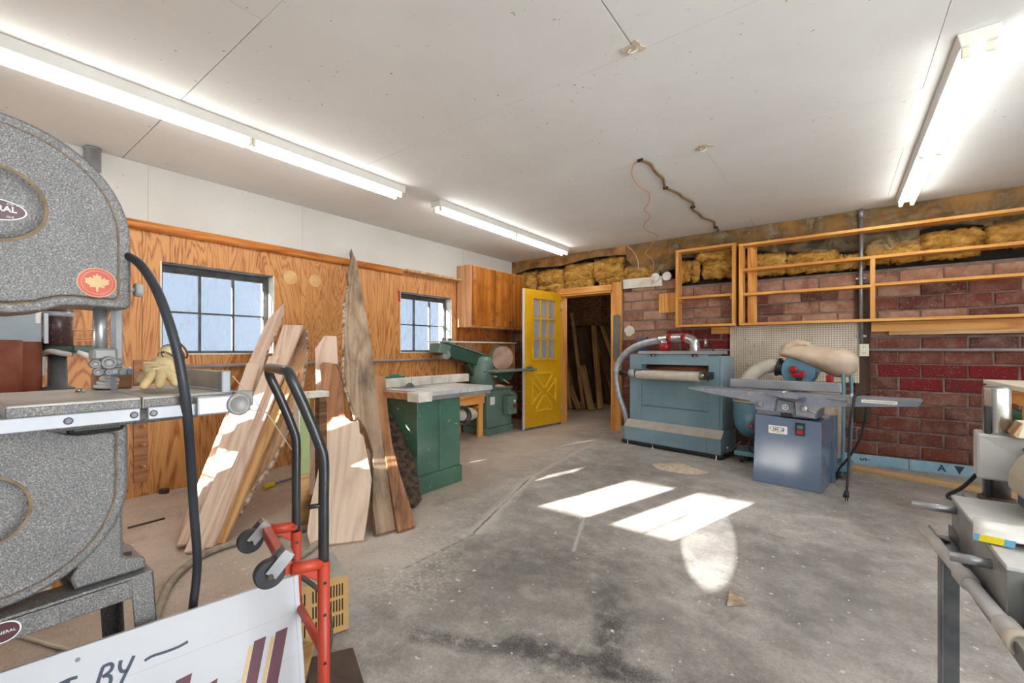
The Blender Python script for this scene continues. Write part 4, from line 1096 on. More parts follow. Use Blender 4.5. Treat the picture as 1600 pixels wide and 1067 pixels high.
part('badge_stripe', MB().box(0.222, 0.25, -0.0042, -0.003, 0.494, 0.499), M['labelblue'], bp)
part('badge_stripe', MB().box(0.222, 0.25, -0.0042, -0.003, 0.484, 0.489), M['black'], bp)
part('badge_line', MB().box(0.15, 0.25, -0.0032, -0.002, 0.463, 0.4655), M['red'], bp)
sw = part('switch', MB().box(0.333, 0.402, -0.012, 0.001, 0.456, 0.566), M['black'], jt, bv=0.004)
part('start_button', MB().box(0.346, 0.389, -0.017, -0.011, 0.514, 0.546), M['teal'], sw, bv=0.002)
part('stop_button', MB().box(0.346, 0.389, -0.021, -0.011, 0.474, 0.506), M['red'], sw, bv=0.002)
part('base_casting', MB().prism([(0.02, 0.05, 0.60), (0.47, 0.05, 0.60), (0.47, 0.05, 0.70), (0.36, 0.05, 0.765), (0.09, 0.05, 0.765), (0.02, 0.05, 0.71)], (0, 0.34, 0)), M['jointbed'], jt, bv=0.006)
part('centre_pad', MB().prism([(0.175, 0.036, 0.645), (0.325, 0.036, 0.625), (0.315, 0.036, 0.735), (0.185, 0.036, 0.745)], (0, 0.02, 0)), M['jointbed'], jt, bv=0.005)
part('infeed_table', MB().prism([(0.24, -0.02, 0.805), (1.10, -0.02, 0.808), (1.115, 0.0, 0.795), (1.10, -0.02, 0.772), (0.55, -0.02, 0.72), (0.51, -0.02, 0.70), (0.49, -0.02, 0.68), (0.47, -0.02, 0.615), (0.34, -0.02, 0.63), (0.33, -0.02, 0.74), (0.24, -0.02, 0.77)], (0, 0.30, 0)), M['jointbed'], jt, bv=0.004)
part('outfeed_table', MB().prism([(-0.585, -0.02, 0.81), (0.21, -0.02, 0.81), (0.21, -0.02, 0.77), (0.185, -0.02, 0.74), (0.175, -0.02, 0.645), (0.03, -0.02, 0.65), (0.02, -0.02, 0.69), (-0.02, -0.02, 0.725), (-0.30, -0.02, 0.752), (-0.58, -0.02, 0.795)], (0, 0.30, 0)), M['jointbed'], jt, bv=0.004)
part('cutterhead', MB().cyl((0.225, -0.015, 0.795), (0.225, 0.28, 0.795), 0.028, n=16), M['steel'], jt)
part('fence', MB().box(-0.265, 0.62, 0.195, 0.225, 0.818, 0.905), M['alu'], jt, bv=0.012)
part('fence_bracket', MB().box(0.12, 0.30, 0.225, 0.38, 0.70, 0.84), M['jointbed'], jt, bv=0.01)
gd = MB(); gd.prism([(0.135, -0.075, 0.785), (0.40, -0.075, 0.765), (0.415, 0.02, 0.765), (0.38, 0.11, 0.77), (0.22, 0.10, 0.785), (0.135, -0.02, 0.79)], (0.0, 0, 0.028))
part('cutter_guard', gd, M['jointbed'], jt, bv=0.006)
part('pork_chop_lip', MB().box(0.37, 0.415, -0.085, -0.01, 0.75, 0.79), M['bluedark'], jt, bv=0.006)
for x, z, mt in ((0.068, 0.70, 'steeldust'), (0.40, 0.69, 'steel')):
    part('lock_knob', MB().lathe((x, -0.02, z), (0, -1, 0), [(0.028, 0), (0.028, 0.012), (0.02, 0.018), (0.012, 0.022)], 16), M[mt], jt)
part('lock_lever', MB().tube(smooth_path([(0.43, -0.035, 0.69), (0.46, -0.045, 0.675), (0.49, -0.05, 0.665)], 4), 0.007, 8), M['steel'], jt)
hw = part('emblem_ring', MB().torus((0.25, 0.03, 0.685), (0, 1, 0), 0.021, 0.0045, 20, 8), M['white'], jt)
for a in (90, 210, 330):
    part('emblem_spoke', MB().bar((0.25, 0.03, 0.685), (0.25+0.02*math.cos(R(a)), 0.03, 0.685+0.02*math.sin(R(a))), 0.006, 0.006, (0, 1, 0)), M['white'], hw)
part('scale_block', MB().box(0.215, 0.30, 0.028, 0.05, 0.60, 0.632), M['black'], jt, bv=0.003)
lb = part('lever_block', MB().box(0.69, 0.735, -0.045, -0.005, 0.755, 0.80), M['steeldust'], jt, bv=0.006)
part('lever_pin', MB().cyl((0.715, -0.025, 0.80), (0.715, -0.025, 0.84), 0.012, n=12), M['steel'], lb)
part('depth_lever', MB().tube([(0.70, -0.03, 0.785), (0.60, -0.05, 0.79), (0.56, -0.05, 0.79)], 0.006, 8), M['steeldust'], lb)
lp = part('label_strip', MB().box(0.775, 0.985, -0.0225, -0.0195, 0.775, 0.799), M['label'], jt, label='white label strip with small dark print')
text_part('lettering', 'IWOODWORKERS-AZZEMBLERSI', 0.0125, (0.88, -0.0227, 0.7865), (1, 0, 0), (0, 0, 1), M['ink'], lp)
part('rear_leg', MB().box(0.50, 0.54, 0.42, 0.54, 0.0, 0.6), M['jointer'], jt, bv=0.004)
cmb = MB().tube(smooth_path([(0.76, 0.29, 0.60), (0.775, 0.285, 0.75), (0.785, 0.26, 0.822), (0.765, 0.10, 0.828), (0.74, -0.035, 0.822), (0.728, -0.055, 0.74), (0.712, -0.06, 0.60), (0.708, -0.07, 0.40), (0.70, -0.09, 0.20), (0.695, -0.10, 0.085)], 6), 0.0085, 8)
cmb.cyl((0.695, -0.10, 0.09), (0.69, -0.105, 0.04), 0.014, 0.022, 12)
cmb.box(0.685, 0.692, -0.112, -0.108, 0.015, 0.042); cmb.box(0.698, 0.705, -0.112, -0.108, 0.015, 0.042)
cmb.tube(smooth_path([(0.76, 0.29, 0.60), (0.72, 0.31, 0.42), (0.64, 0.36, 0.25), (0.56, 0.45, 0.12), (0.54, 0.5, 0.02)], 6), 0.0085, 8)
JR = Matrix.Translation((3.889, 4.467, 0)) @ Matrix.Rotation(R(-8.6), 4, 'Z')
part('power_cord', cmb, M['black'], jt)

# ---------------------------------------------------------------- dust collector behind the jointer (same local frame)
dc = thing('dust_collector', 'blue wheeled dust collector with canvas bag behind the jointer', 'machine', tuple(JR.translation), R(-8.6))
bsx = -0.30
part('base_frame', MB().box(-0.36, 0.60, 0.60, 0.98, 0.075, 0.12), M['dust_blue'], dc, bv=0.006)
part('drum', MB().lathe((-0.24, 0.80, 0.26), (0, 0, 1), [(0.10, 0), (0.17, 0.10), (0.185, 0.22), (0.185, 0.36), (0.175, 0.375)], 28), M['dust_blue'], dc)
part('drum_rim', MB().torus((-0.24, 0.80, 0.635), (0, 0, 1), 0.18, 0.012, 28, 8), M['hosebeige'], dc)
part('drum_lid', MB().lathe((-0.24, 0.80, 0.635), (0, 0, 1), [(0.178, 0), (0.17, 0.03), (0.06, 0.06)], 28), M['steeldust'], dc)
part('motor_box', MB().box(-0.17, -0.05, 0.58, 0.68, 0.33, 0.50), M['bluedark'], dc, bv=0.012)
part('red_switch', MB().box(-0.20, -0.165, 0.56, 0.60, 0.37, 0.42), M['red'], dc, bv=0.006)
part('motor', MB().lathe((-0.10, 0.72, 0.13), (0.25, 0, 1), [(0.06, 0), (0.095, 0.03), (0.095, 0.19), (0.06, 0.22)], 20), M['dust_blue'], dc)
part('lower_cord', MB().tube(smooth_path([(-0.13, 0.56, 0.36), (-0.20, 0.54, 0.22), (-0.16, 0.54, 0.14), (-0.02, 0.56, 0.15)], 5), 0.009, 8), M['black'], dc)
for x, y in ((-0.30, 0.66), (0.54, 0.66), (-0.30, 0.92), (0.54, 0.92)):
    c = part('caster', MB().box(x-0.024, x+0.024, y-0.03, y+0.03, 0.05, 0.075), M['steel'], dc, bv=0.003)
    part('wheel', MB().cyl((x-0.013, y-0.015, 0.037), (x+0.013, y-0.015, 0.037), 0.037, n=18), M['rubber'], c)
    part('fork', MB().box(x-0.02, x-0.015, y-0.03, y+0.01, 0.03, 0.06), M['steel'], c)
    part('fork', MB().box(x+0.015, x+0.02, y-0.03, y+0.01, 0.03, 0.06), M['steel'], c)
part('frame_tube', MB().tube(smooth_path([(0.56, 0.66, 0.1), (0.565, 0.66, 0.5), (0.565, 0.66, 0.9), (0.54, 0.67, 1.0), (0.44, 0.69, 1.04)], 5), 0.015, 10), M['dust_blue'], dc)
part('frame_tube', MB().tube(smooth_path([(0.565, 0.94, 0.1), (0.585, 0.94, 0.5), (0.585, 0.94, 0.9), (0.54, 0.92, 1.0), (0.44, 0.90, 1.04)], 5), 0.015, 10), M['dust_blue'], dc)
part('waste_bag', MB().lathe((0.40, 0.80, 0.14), (0, 0, 1), [(0.08, 0), (0.14, 0.03), (0.15, 0.2), (0.145, 0.45), (0.12, 0.6), (0.12, 0.72)], 18), M['canvas'], dc)
hz = MB(); hz.lathe((0.20, 0.78, 0.98), (0, -1, 0), [(0.14, -0.10), (0.15, -0.08), (0.15, 0.08), (0.14, 0.10)], 26); hz.box(0.20, 0.50, 0.69, 0.87, 0.97, 1.10)
part('blower_housing', hz, M['dust_blue'], dc, bv=0.006)
part('inlet_flange', MB().lathe((0.05, 0.76, 1.0), (-1, 0, 0.25), [(0.075, -0.05), (0.075, 0.02), (0.095, 0.025), (0.095, 0.04)], 20), M['black'], dc)
hpts = smooth_path([(0.02, 0.76, 1.02), (-0.06, 0.745, 1.02), (-0.15, 0.72, 0.98), (-0.23, 0.69, 0.90), (-0.28, 0.66, 0.78), (-0.28, 0.70, 0.68)], 14)
part('intake_hose', MB().tube(hpts, 0.07, 18, rfun=lambda i: 0.068+0.006*(i % 2)), M['hosebeige'], dc)
part('red_clamp', MB().lathe((0.17, 0.66, 0.99), (0, -1, 0), [(0.036, 0), (0.038, 0.015), (0.02, 0.028)], 12), M['red'], dc, bv=0.002)
part('red_bracket', MB().box(0.16, 0.27, 0.62, 0.67, 0.915, 0.955), M['red'], dc, bv=0.008)
part('red_bracket', MB().box(0.235, 0.265, 0.62, 0.66, 0.93, 0.985), M['red'], dc, bv=0.006)
part('red_bracket', MB().box(0.44, 0.49, 0.62, 0.68, 0.87, 0.95), M['red'], dc, bv=0.008)
part('toggle', MB().box(0.20, 0.25, 0.605, 0.63, 0.885, 0.918), M['black'], dc, bv=0.006)
# slumped canvas filter bag on top
def blob_mesh(chain, n=18):
    m = MB(); rr = random.Random(21)
    P = [Vector(c[:3]) for c in chain]; k = len(P)
    rings = []
    for i in range(k):
        T = (P[min(i+1, k-1)]-P[max(i-1, 0)]).normalized()
        X = Vector((0, 1, 0)); X = (X - T*X.dot(T)).normalized(); Y = T.cross(X)
        b = len(m.v)
        for j in range(n):
            a = 2*PI*j/n
            w = 1 + 0.09*math.sin(3*a+i*0.9) + 0.05*math.sin(5*a-i*1.7) + rr.uniform(-0.05, 0.05)
            m.v.append(tuple(P[i] + X*(chain[i][3]*w*math.cos(a)) + Y*(chain[i][4]*w*math.sin(a))))
        rings.append(b)
    for a, b in zip(rings, rings[1:]):
        for j in range(n):
            q = (j+1) % n
            m.face((a+j, a+q, b+q, b+j), True)
    m.face([rings[0]+i for i in reversed(range(n))], True); m.face([rings[-1]+i for i in range(n)], True)
    return m
bagm = blob_mesh([(0.03, 0.74, 1.135, 0.05, 0.012), (0.05, 0.74, 1.14, 0.11, 0.03), (0.12, 0.75, 1.16, 0.14, 0.06), (0.22, 0.76, 1.155, 0.15, 0.085), (0.32, 0.77, 1.12, 0.16, 0.10), (0.42, 0.76, 1.085, 0.18, 0.125), (0.52, 0.75, 1.065, 0.18, 0.14), (0.61, 0.74, 1.045, 0.15, 0.125), (0.665, 0.74, 1.03, 0.08, 0.06)])
bag = part('filter_bag', bagm, M['canvas'], dc)
bag.modifiers.new('sub', 'SUBSURF').render_levels = 1
pk_ = blob_mesh([(0.10, 0.76, 1.16, 0.10, 0.08), (0.14, 0.76, 1.22, 0.07, 0.06), (0.19, 0.75, 1.255, 0.05, 0.035), (0.27, 0.74, 1.235, 0.05, 0.025), (0.30, 0.74, 1.20, 0.03, 0.02)])
part('bag_collar', pk_, M['canvas'], dc)
part('bag_fold', MB().tube(smooth_path([(0.38, 0.64, 1.09), (0.44, 0.62, 1.13), (0.50, 0.63, 1.165), (0.545, 0.66, 1.15), (0.55, 0.65, 1.10), (0.50, 0.63, 1.05)], 6), 0.013, 8), M['canvas'], dc)

# sawdust heap
rr = random.Random(5)
m = MB(); n = 26; rings = 7
b0 = len(m.v); m.v.append((3.24, 4.47, 0.045))
for k in range(1, rings+1):
    for i in range(n):
        a = 2*PI*i/n; r = k/rings
        m.v.append((3.24+0.26*r*math.cos(a)*(1+0.1*math.sin(3*a)), 4.47+0.17*r*math.sin(a)*(1+0.1*math.cos(2*a)), max(0.0005, 0.06*(1-r)**1.2+rr.uniform(-0.006, 0.010)*(1-r))))
for i in range(n):
    j = (i+1) % n; m.face((0, 1+i, 1+j), True)
    for k in range(rings-1):
        a = 1+k*n; m.face((a+i, a+n+i, a+n+j, a+j), True)
for _ in range(60):
    a = rr.uniform(0, 2*PI); r = rr.uniform(0, 0.9); x, y = 3.24+0.2*r*math.cos(a), 4.47+0.13*r*math.sin(a); z = 0.05*(1-r)+0.008
    t = rr.uniform(0, PI); L = rr.uniform(0.008, 0.022)
    m.bar((x-L*math.cos(t), y-L*math.sin(t), z), (x+L*math.cos(t), y+L*math.sin(t), z+rr.uniform(-0.004, 0.01)), 0.006, 0.002)
single('sawdust_heap', 'small heap of tan sawdust and shavings on the concrete', 'sawdust', m, M['sawdust'], (3.24, 4.47, 0), kind='stuff')

# ---------------------------------------------------------------- table saw
ts = thing('table_saw', 'green cabinet table saw with pale top and painted fence', 'machine', (1.5, 2.62, 0))
part('plinth', MB().box(1.22, 1.785, 2.37, 2.90, 0.0, 0.15), M['sawgreen'], ts, bv=0.01)
part('cabinet', MB().box(1.25, 1.775, 2.36+0.02, 2.62, 0.15, 0.79), M['sawgreen'], ts, bv=0.006)
part('access_door', MB().box(1.25, 1.775, 2.624, 2.88, 0.15, 0.79), M['sawgreen'], ts, bv=0.006)
part('trunnion_box', MB().box(1.30, 1.74, 2.42, 2.86, 0.785, 0.80), M['sanddark'], ts)
part('table_top', MB().box(0.98, 1.83, 2.40, 2.92, 0.80, 0.84), M['tabletop'], ts, bv=0.004)
part('table_wing', MB().box(1.10, 1.83, 2.925, 3.28, 0.80, 0.84), M['tabletop'], ts, bv=0.004)
part('table_apron', MB().box(1.80, 1.822, 2.42, 3.26, 0.765, 0.80), M['steeldust'], ts, bv=0.003)
part('blade', MB().cyl((1.395, 2.62, 0.83), (1.399, 2.62, 0.83), 0.055, n=28), M['darksteel'], ts)
part('throat_plate', MB().box(1.33, 1.47, 2.48, 2.80, 0.8395, 0.8415), M['steeldust'], ts)
fnc = part('fence', MB().box(1.24, 1.30, 2.30, 3.52, 0.842, 0.925), M['whitewood'], ts, bv=0.006, label='white painted wooden fence')
for y in (2.72, 2.98):
    part('fence_joint', MB().box(1.2995, 1.3008, y-0.002, y+0.002, 0.85, 0.92), M['black'], fnc)
part('guide_rail', MB().box(1.40, 1.84, 2.27, 2.36, 0.785, 0.838), M['boardbrown'], ts, bv=0.004, label='brown timber guide rail')
part('rail_end_block', MB().box(1.80, 1.935, 2.255, 2.395, 0.775, 0.848), M['whitewood'], ts, bv=0.004, label='white painted end block')
part('tilt_wheel', MB().torus((1.30, 2.33, 0.70), (0, 1, 0), 0.07, 0.009, 22, 8), M['black'], ts)
part('tilt_hub', MB().cyl((1.30, 2.38, 0.70), (1.30, 2.31, 0.70), 0.02, n=12), M['black'], ts)
ps_ = thing('push_stick', 'green plastic push block resting on the white saw fence', 'push stick', (1.27, 2.55, 0.925))
part('body', MB().box(1.25, 1.29, 2.44, 2.66, 0.926, 0.942), M['green'], ps_, bv=0.004)
part('grip', MB().box(1.258, 1.284, 2.50, 2.60, 0.942, 0.962), M['teal'], ps_, bv=0.006)
single('offcut', 'small pine offcut lying on the plywood-side end of saw fence', 'offcut', MB().box(1.255, 1.29, 2.31, 2.42, 0.926, 0.945), M['pine_y'], (1.27, 2.36, 0.926), bv=0.002)

st = thing('rough_stand', 'rough pine stand with plank top between saw and sander', 'stand', (0.40, 4.2, 0))
part('top_plank', MB().box(0.12, 0.64, 3.80, 4.585, 0.545, 0.58), M['pine_y'], st, bv=0.003)
part('apron', MB().box(0.605, 0.63, 3.82, 4.57, 0.455, 0.545), M['pine_y'], st, bv=0.003)
part('apron', MB().box(0.13, 0.155, 3.82, 4.57, 0.455, 0.545), M['pine_y'], st, bv=0.003)
for x in (0.155, 0.565):
    for y in (3.82, 4.48):
        part('leg', MB().box(x, x+0.04, y, y+0.09, 0, 0.545), M['pine_z'], st, bv=0.003)
part('brace', MB().bar((0.58, 4.45, 0.42), (0.58, 3.95, 0.12), 0.02, 0.07, (1, 0, 0)), M['pine_y'], st, bv=0.003)
dh = thing('dust_hose', 'beige dust hose with black ring end beside the green saw', 'hose', (1.3, 3.5, 0.4))
part('hose', MB().tube(smooth_path([(1.25, 3.46, 0.47), (1.13, 3.66, 0.43), (1.0, 3.88, 0.40), (0.88, 4.06, 0.385), (0.72, 4.18, 0.385), (0.5, 4.22, 0.385)], 10), 0.05, 16, rfun=lambda i: 0.05+0.003*(i % 2)), M['hosebeige'], dh)
part('ring', MB().torus((1.27, 3.44, 0.475), (0.8, -0.6, 0.1), 0.095, 0.013, 26, 8), M['black'], dh)
part('ring', MB().torus((1.23, 3.47, 0.475), (0.8, -0.6, 0.1), 0.075, 0.011, 26, 8), M['black'], dh)
part('hook', MB().tube([(1.25, 3.52, 0.54), (1.23, 3.60, 0.56), (1.22, 3.64, 0.55)], 0.012, 8), M['black'], dh)

# ---------------------------------------------------------------- belt and disc sander
ds = thing('belt_disc_sander', 'green belt and disc sander with raised belt arm', 'machine', (0.45, 4.9, 0))
part('base', MB().box(0.20, 0.665, 4.59, 5.17, 0.0, 0.10), M['sandgreen'], ds, bv=0.008)
part('cabinet', MB().box(0.215, 0.652, 4.605, 5.155, 0.10, 0.62), M['sandgreen'], ds, bv=0.012)
part('deck', MB().prism([(0.20, 4.30, 0.625), (0.20, 5.17, 0.625), (0.67, 5.17, 0.625), (0.67, 4.60, 0.625), (0.50, 4.30, 0.625)], (0, 0, 0.03)), M['sandgreen'], ds, bv=0.006)
part('dust_pile', MB().lathe((0.56, 4.95, 0.655), (0, 0, 1), [(0.12, 0), (0.07, 0.02), (0.01, 0.035)], 14), M['sawdust'], ds)
part('data_plate', MB().box(0.652, 0.655, 4.66, 4.76, 0.42, 0.53), M['label'], ds, bv=0.001, seg=1)
part('column', MB().lathe((0.45, 4.72, 0.65), (0, 0, 1), [(0.19, 0), (0.175, 0.2), (0.165, 0.34), (0.14, 0.42), (0.07, 0.45)], 26), M['sandgreen'], ds)
dn = Vector((0.86, -0.42, -0.16)).normalized()
dcn = Vector((0.66, 4.93, 1.06))
part('disc_guard', MB().lathe(dcn - dn*0.03, dn, [(0.10, -0.10), (0.175, -0.04), (0.18, 0.01)], 30), M['sandgreen'], ds)
part('sanding_disc', MB().lathe(dcn - dn*0.02, dn, [(0.168, 0), (0.168, 0.02), (0.165, 0.026)], 36), M['abrasive'], ds)
tb = part('work_table', MB().box(0.74, 0.97, 4.40, 5.36, 0.885, 0.912), M['sandgreen'], ds, bv=0.006)
part('table_end_knob', MB().cyl((0.86, 5.36, 0.895), (0.86, 5.42, 0.895), 0.028, n=14), M['black'], tb)
part('trunnion', MB().prism([(0.70, 4.62, 0.885), (0.70, 5.02, 0.885), (0.70, 4.92, 0.76), (0.70, 4.76, 0.74)], (0.12, 0, 0)), M['sanddark'], ds, bv=0.01)
part('lock_handle', MB().tube(smooth_path([(0.80, 4.62, 0.83), (0.84, 4.56, 0.82), (0.86, 4.50, 0.835)], 4), 0.012, 8), M['beigecast'], ds)
part('lock_handle', MB().tube([(0.80, 4.72, 0.80), (0.86, 4.82, 0.72)], 0.008, 8), M['beigecast'], ds)
a0, a1 = Vector((0.34, 3.98, 1.20)), Vector((0.42, 4.78, 1.00))
part('belt_arm', MB().bar(a0, a1, 0.20, 0.16), M['sanddark'], ds, bv=0.015)
part('belt', MB().bar(a0+Vector((0, 0.1, 0.083)), a1+Vector((0, 0.12, 0.075)), 0.17, 0.02), M['sandgreen'], ds, bv=0.006)
part('idler_cap', MB().bar(a0-Vector((0.01, 0.06, -0.012)), a0+Vector((0.01, 0.12, -0.03)), 0.215, 0.13), M['sandgreen'], ds, bv=0.012)
part('belt_drum', MB().cyl((0.32, 4.05, 1.12), (0.45, 4.03, 1.12), 0.06, n=18), M['steel'], ds)
part('belt_brace', MB().bar((0.40, 4.45, 1.0), (0.42, 4.66, 0.70), 0.10, 0.04), M['sanddark'], ds, bv=0.006)
sb = part('switch_box', MB().box(0.66, 0.775, 4.93, 5.12, 0.265, 0.53), M['sandgreen'], ds, bv=0.01)
part('stop_button', MB().cyl((0.775, 5.06, 0.38), (0.795, 5.06, 0.38), 0.026, n=16), M['red'], sb)
part('start_button', MB().cyl((0.775, 5.06, 0.45), (0.785, 5.06, 0.45), 0.018, n=14), M['cream'], sb)
part('motor', MB().cyl((0.42, 5.17, 0.45), (0.42, 5.50, 0.45), 0.10, n=20), M['dusty'], ds)
# ---------------------------------------------------------------- band saw (left foreground)
bs = thing('band_saw', 'granite-grey hammered band saw with round wheel guards', 'machine', (3.0, 0.08, 0.0))
CY = 0.08
def mir(P): return P + [(2*CY-y, z) for y, z in reversed(P)]
# upper wheel guard outline (y,z)
up = [(0.11, 1.258), (0.15, 1.266), (0.185, 1.281), (0.22, 1.284), (0.297, 1.281), (0.305, 1.29), (0.305, 1.43)]
for i in range(1, 13):
    a = PI/2*i/12
    up.append((CY+0.225*math.cos(a)**1.0, 1.445+0.237*math.sin(a)))
UP = mir(up)
def P3(x, L): return [(x, y, z) for y, z in L]
def inset(L, cy, cz, k): return [(cy+(y-cy)*k, cz+(z-cz)*k) for y, z in L]
part('upper_guard', MB().prism(P3(3.098, UP), (-0.15, 0, 0)), M['hammer'], bs, bv=0.008, seg=3)
g = part('upper_guard_groove', MB().prism(P3(3.0985, inset(UP, CY, 1.465, 0.905)), (0.001, 0, 0)), M['groove'], bs)
part('upper_guard_panel', MB().prism(P3(3.094, inset(UP, CY, 1.465, 0.885)), (0.015, 0, 0)), M['hammer'], bs, bv=0.006, seg=3)
part('upper_boss_groove', MB().lathe((3.109, CY, 1.487), (1, 0, 0), [(0.082, 0), (0.082, 0.0012)], 40), M['groove'], bs)
part('upper_boss', MB().lathe((3.109, CY, 1.487), (1, 0, 0), [(0.076, 0), (0.074, 0.003), (0.05, 0.005), (0.0, 0.006)], 40), M['hammer'], bs)
def ellipse(x, cy, cz, ry, rz, n=32): return [(x, cy+ry*math.cos(2*PI*i/n), cz+rz*math.sin(2*PI*i/n)) for i in range(n)]
np_ = part('name_plate', MB().prism(ellipse(3.114, 0.081, 1.472, 0.048, 0.0225), (0.0022, 0, 0)), M['white'], bs, label='oval maroon and white name plate')
part('plate_field', MB().prism(ellipse(3.116, 0.081, 1.472, 0.0455, 0.0205), (0.0008, 0, 0)), M['plate'], np_)
text_part('lettering', 'GENERAL', 0.0165, (3.1170, 0.079, 1.4745), (0, 1, 0), (0, 0, 1), M['white'], np_, bold=0.0004)
for (yy, zz, s, w) in ((0.115, 1.486, 0.0062, 'CO. LTD'), (0.108, 1.459, 0.0055, 'QUE')):
    text_part('lettering', w, s, (3.1170, yy-0.003, zz), (0, 1, 0), (0, 0, 1), M['white'], np_)
dcl = part('leaf_decal', MB().prism(ellipse(3.109, 0.2405, 1.339, 0.0345, 0.0345, 40), (0.0008, 0, 0)), M['decalgold'], bs, label='round red and gold leaf decal')
part('decal_field', MB().prism(ellipse(3.1095, 0.2405, 1.339, 0.033, 0.033, 40), (0.0008, 0, 0)), M['decalred'], dcl)
ringm = MB()
ringm.torus((3.1102, 0.2405, 1.339), (1, 0, 0), 0.027, 0.0006, 36, 6)
part('decal_ring', ringm, M['decalgold'], dcl)
leaf = [(0, 1), (0.14, 0.72), (0.34, 0.80), (0.28, 0.42), (0.55, 0.62), (0.62, 0.44), (0.95, 0.42), (0.82, 0.16), (0.95, 0.02), (0.52, -0.28), (0.56, -0.48), (0.10, -0.42), (0.06, -0.9)]
LF = [(3.1103, 0.2405+0.0235*y, 1.338+0.0225*z) for y, z in leaf + [(-y, z) for y, z in reversed(leaf)]]
part('decal_leaf', MB().prism(LF, (0.0006, 0, 0)), M['decalgold'], dcl)
# lower wheel guard
lo = [(CY, 1.052), (0.13, 1.048), (0.165, 1.036), (0.195, 1.012), (0.225, 1.003), (0.288, 1.003), (0.300, 0.993), (0.300, 0.86)]
for i in range(1, 13):
    a = PI/2*i/12
    lo.append((CY+0.22*math.cos(a), 0.855-0.222*math.sin(a)))
LO = lo + [(2*CY-y, z) for y, z in reversed(lo[1:-1])]
part('lower_guard', MB().prism(P3(3.098, LO), (-0.15, 0, 0)), M['hammer'], bs, bv=0.008, seg=3)
part('lower_guard_groove', MB().prism(P3(3.0985, inset(LO, CY, 0.845, 0.905)), (0.001, 0, 0)), M['groove'], bs)
part('lower_guard_panel', MB().prism(P3(3.094, inset(LO, CY, 0.845, 0.885)), (0.015, 0, 0)), M['hammer'], bs, bv=0.006, seg=3)
part('lower_boss_groove', MB().lathe((3.109, CY-0.02, 0.845), (1, 0, 0), [(0.078, 0), (0.078, 0.0012)], 40), M['groove'], bs)
part('lower_boss', MB().lathe((3.109, CY-0.02, 0.845), (1, 0, 0), [(0.073, 0), (0.071, 0.003), (0.05, 0.005), (0.0, 0.006)], 40), M['hammer'], bs)
# frame column on the far side
part('frame_column', MB().prism([(2.93, -0.14, 0.62), (2.93, -0.14, 1.6), (2.93, -0.20, 1.62), (2.93, -0.27, 1.4), (2.93, -0.27, 0.8), (2.93, -0.20, 0.62)], (0.13, 0, 0)), M['hammer'], bs, bv=0.01)
part('upper_wheel', MB().cyl((2.98, CY, 1.465), (3.01, CY, 1.465), 0.19, n=32), M['castiron'], bs)
# tension knob at the right of the upper guard
tk = part('guard_knob', MB().lathe((3.03, 0.305, 1.338), (0, 1, 0), [(0.011, 0), (0.011, 0.006), (0.006, 0.008), (0.006, 0.02), (0.017, 0.021), (0.019, 0.03), (0.016, 0.037)], 14), M['dusty'], bs, bv=0.001, seg=1)
# guide posts and guides
part('guide_post', MB().cyl((3.02, 0.262, 1.29), (3.02, 0.262, 1.165), 0.0135, n=18), M['steel'], bs)
part('blade_shield', MB().box(3.005, 3.02, 0.288, 0.305, 1.135, 1.29), M['steeldust'], bs, bv=0.002)
part('guide_block', MB().box(2.985, 3.04, 0.245, 0.292, 1.155, 1.185), M['steeldust'], bs, bv=0.006)
for (yy, zz, r, x) in ((0.273, 1.148, 0.0165, 3.045), (0.247, 1.146, 0.011, 3.05), (0.297, 1.150, 0.010, 3.02), (0.252, 1.126, 0.010, 3.05)):
    part('guide_roller', MB().lathe((x-0.012, yy, zz), (1, 0, 0), [(r*0.9, 0), (r, 0.004), (r, 0.016), (r*0.7, 0.02), (r*0.6, 0.016), (r*0.2, 0.016)], 20), M['steeldust'], bs)
part('guide_arm', MB().box(2.99, 3.045, 0.258, 0.318, 1.115, 1.135), M['steeldust'], bs, bv=0.006)
for yy in (0.272, 0.298, 0.314):
    part('guide_screw', MB().cyl((3.045, yy, 1.125), (3.055, yy, 1.125), 0.0075, n=12), M['darksteel'], bs)
part('blade', MB().box(3.020, 3.0208, 0.281, 0.292, 1.0, 1.285), M['darksteel'], bs)
# table
tl = MB(); tl.box(2.86, 3.26, 0.088, 0.2875, 1.048, 1.075)
part('table', tl, M['castiron'], bs, bv=0.003)
tr_ = MB(); tr_.box(2.86, 3.26, 0.2895, 0.478, 1.048, 1.075)
part('table', tr_, M['castiron'], bs, bv=0.003)
part('table_lip', MB().box(3.255, 3.262, 0.088, 0.285, 1.048, 1.070), M['hammer'], bs, bv=0.002)
part('table_lip', MB().box(3.255, 3.262, 0.292, 0.478, 1.048, 1.070), M['hammer'], bs, bv=0.002)
part('table_web', MB().box(2.95, 3.18, 0.15, 0.43, 1.005, 1.05), M['hammer'], bs, bv=0.01)
part('trunnion', MB().box(3.0, 3.12, 0.19, 0.29, 0.985, 1.03), M['black'], bs, bv=0.01)
part('trunnion_bolt', MB().cyl((3.11, 0.25, 1.012), (3.14, 0.25, 1.012), 0.015, n=14), M['black'], bs)
r1 = part('front_rail', MB().box(3.262, 3.274, 0.05, 0.283, 1.024, 1.052), M['alu'], bs, bv=0.002)
r2 = part('front_rail', MB().box(3.262, 3.274, 0.296, 0.42, 1.024, 1.052), M['alu'], bs, bv=0.002)
for rr_, yy in ((r1, 0.17), (r1, 0.272), (r2, 0.306)):
    s_ = part('rail_screw', MB().lathe((3.274, yy, 1.038), (1, 0, 0), [(0.0075, 0), (0.007, 0.003), (0.004, 0.0036)], 14), M['darksteel'], rr_)
part('fence_clamp', MB().box(3.255, 3.288, 0.385, 0.47, 1.022, 1.068), M['steel'], bs, bv=0.005)
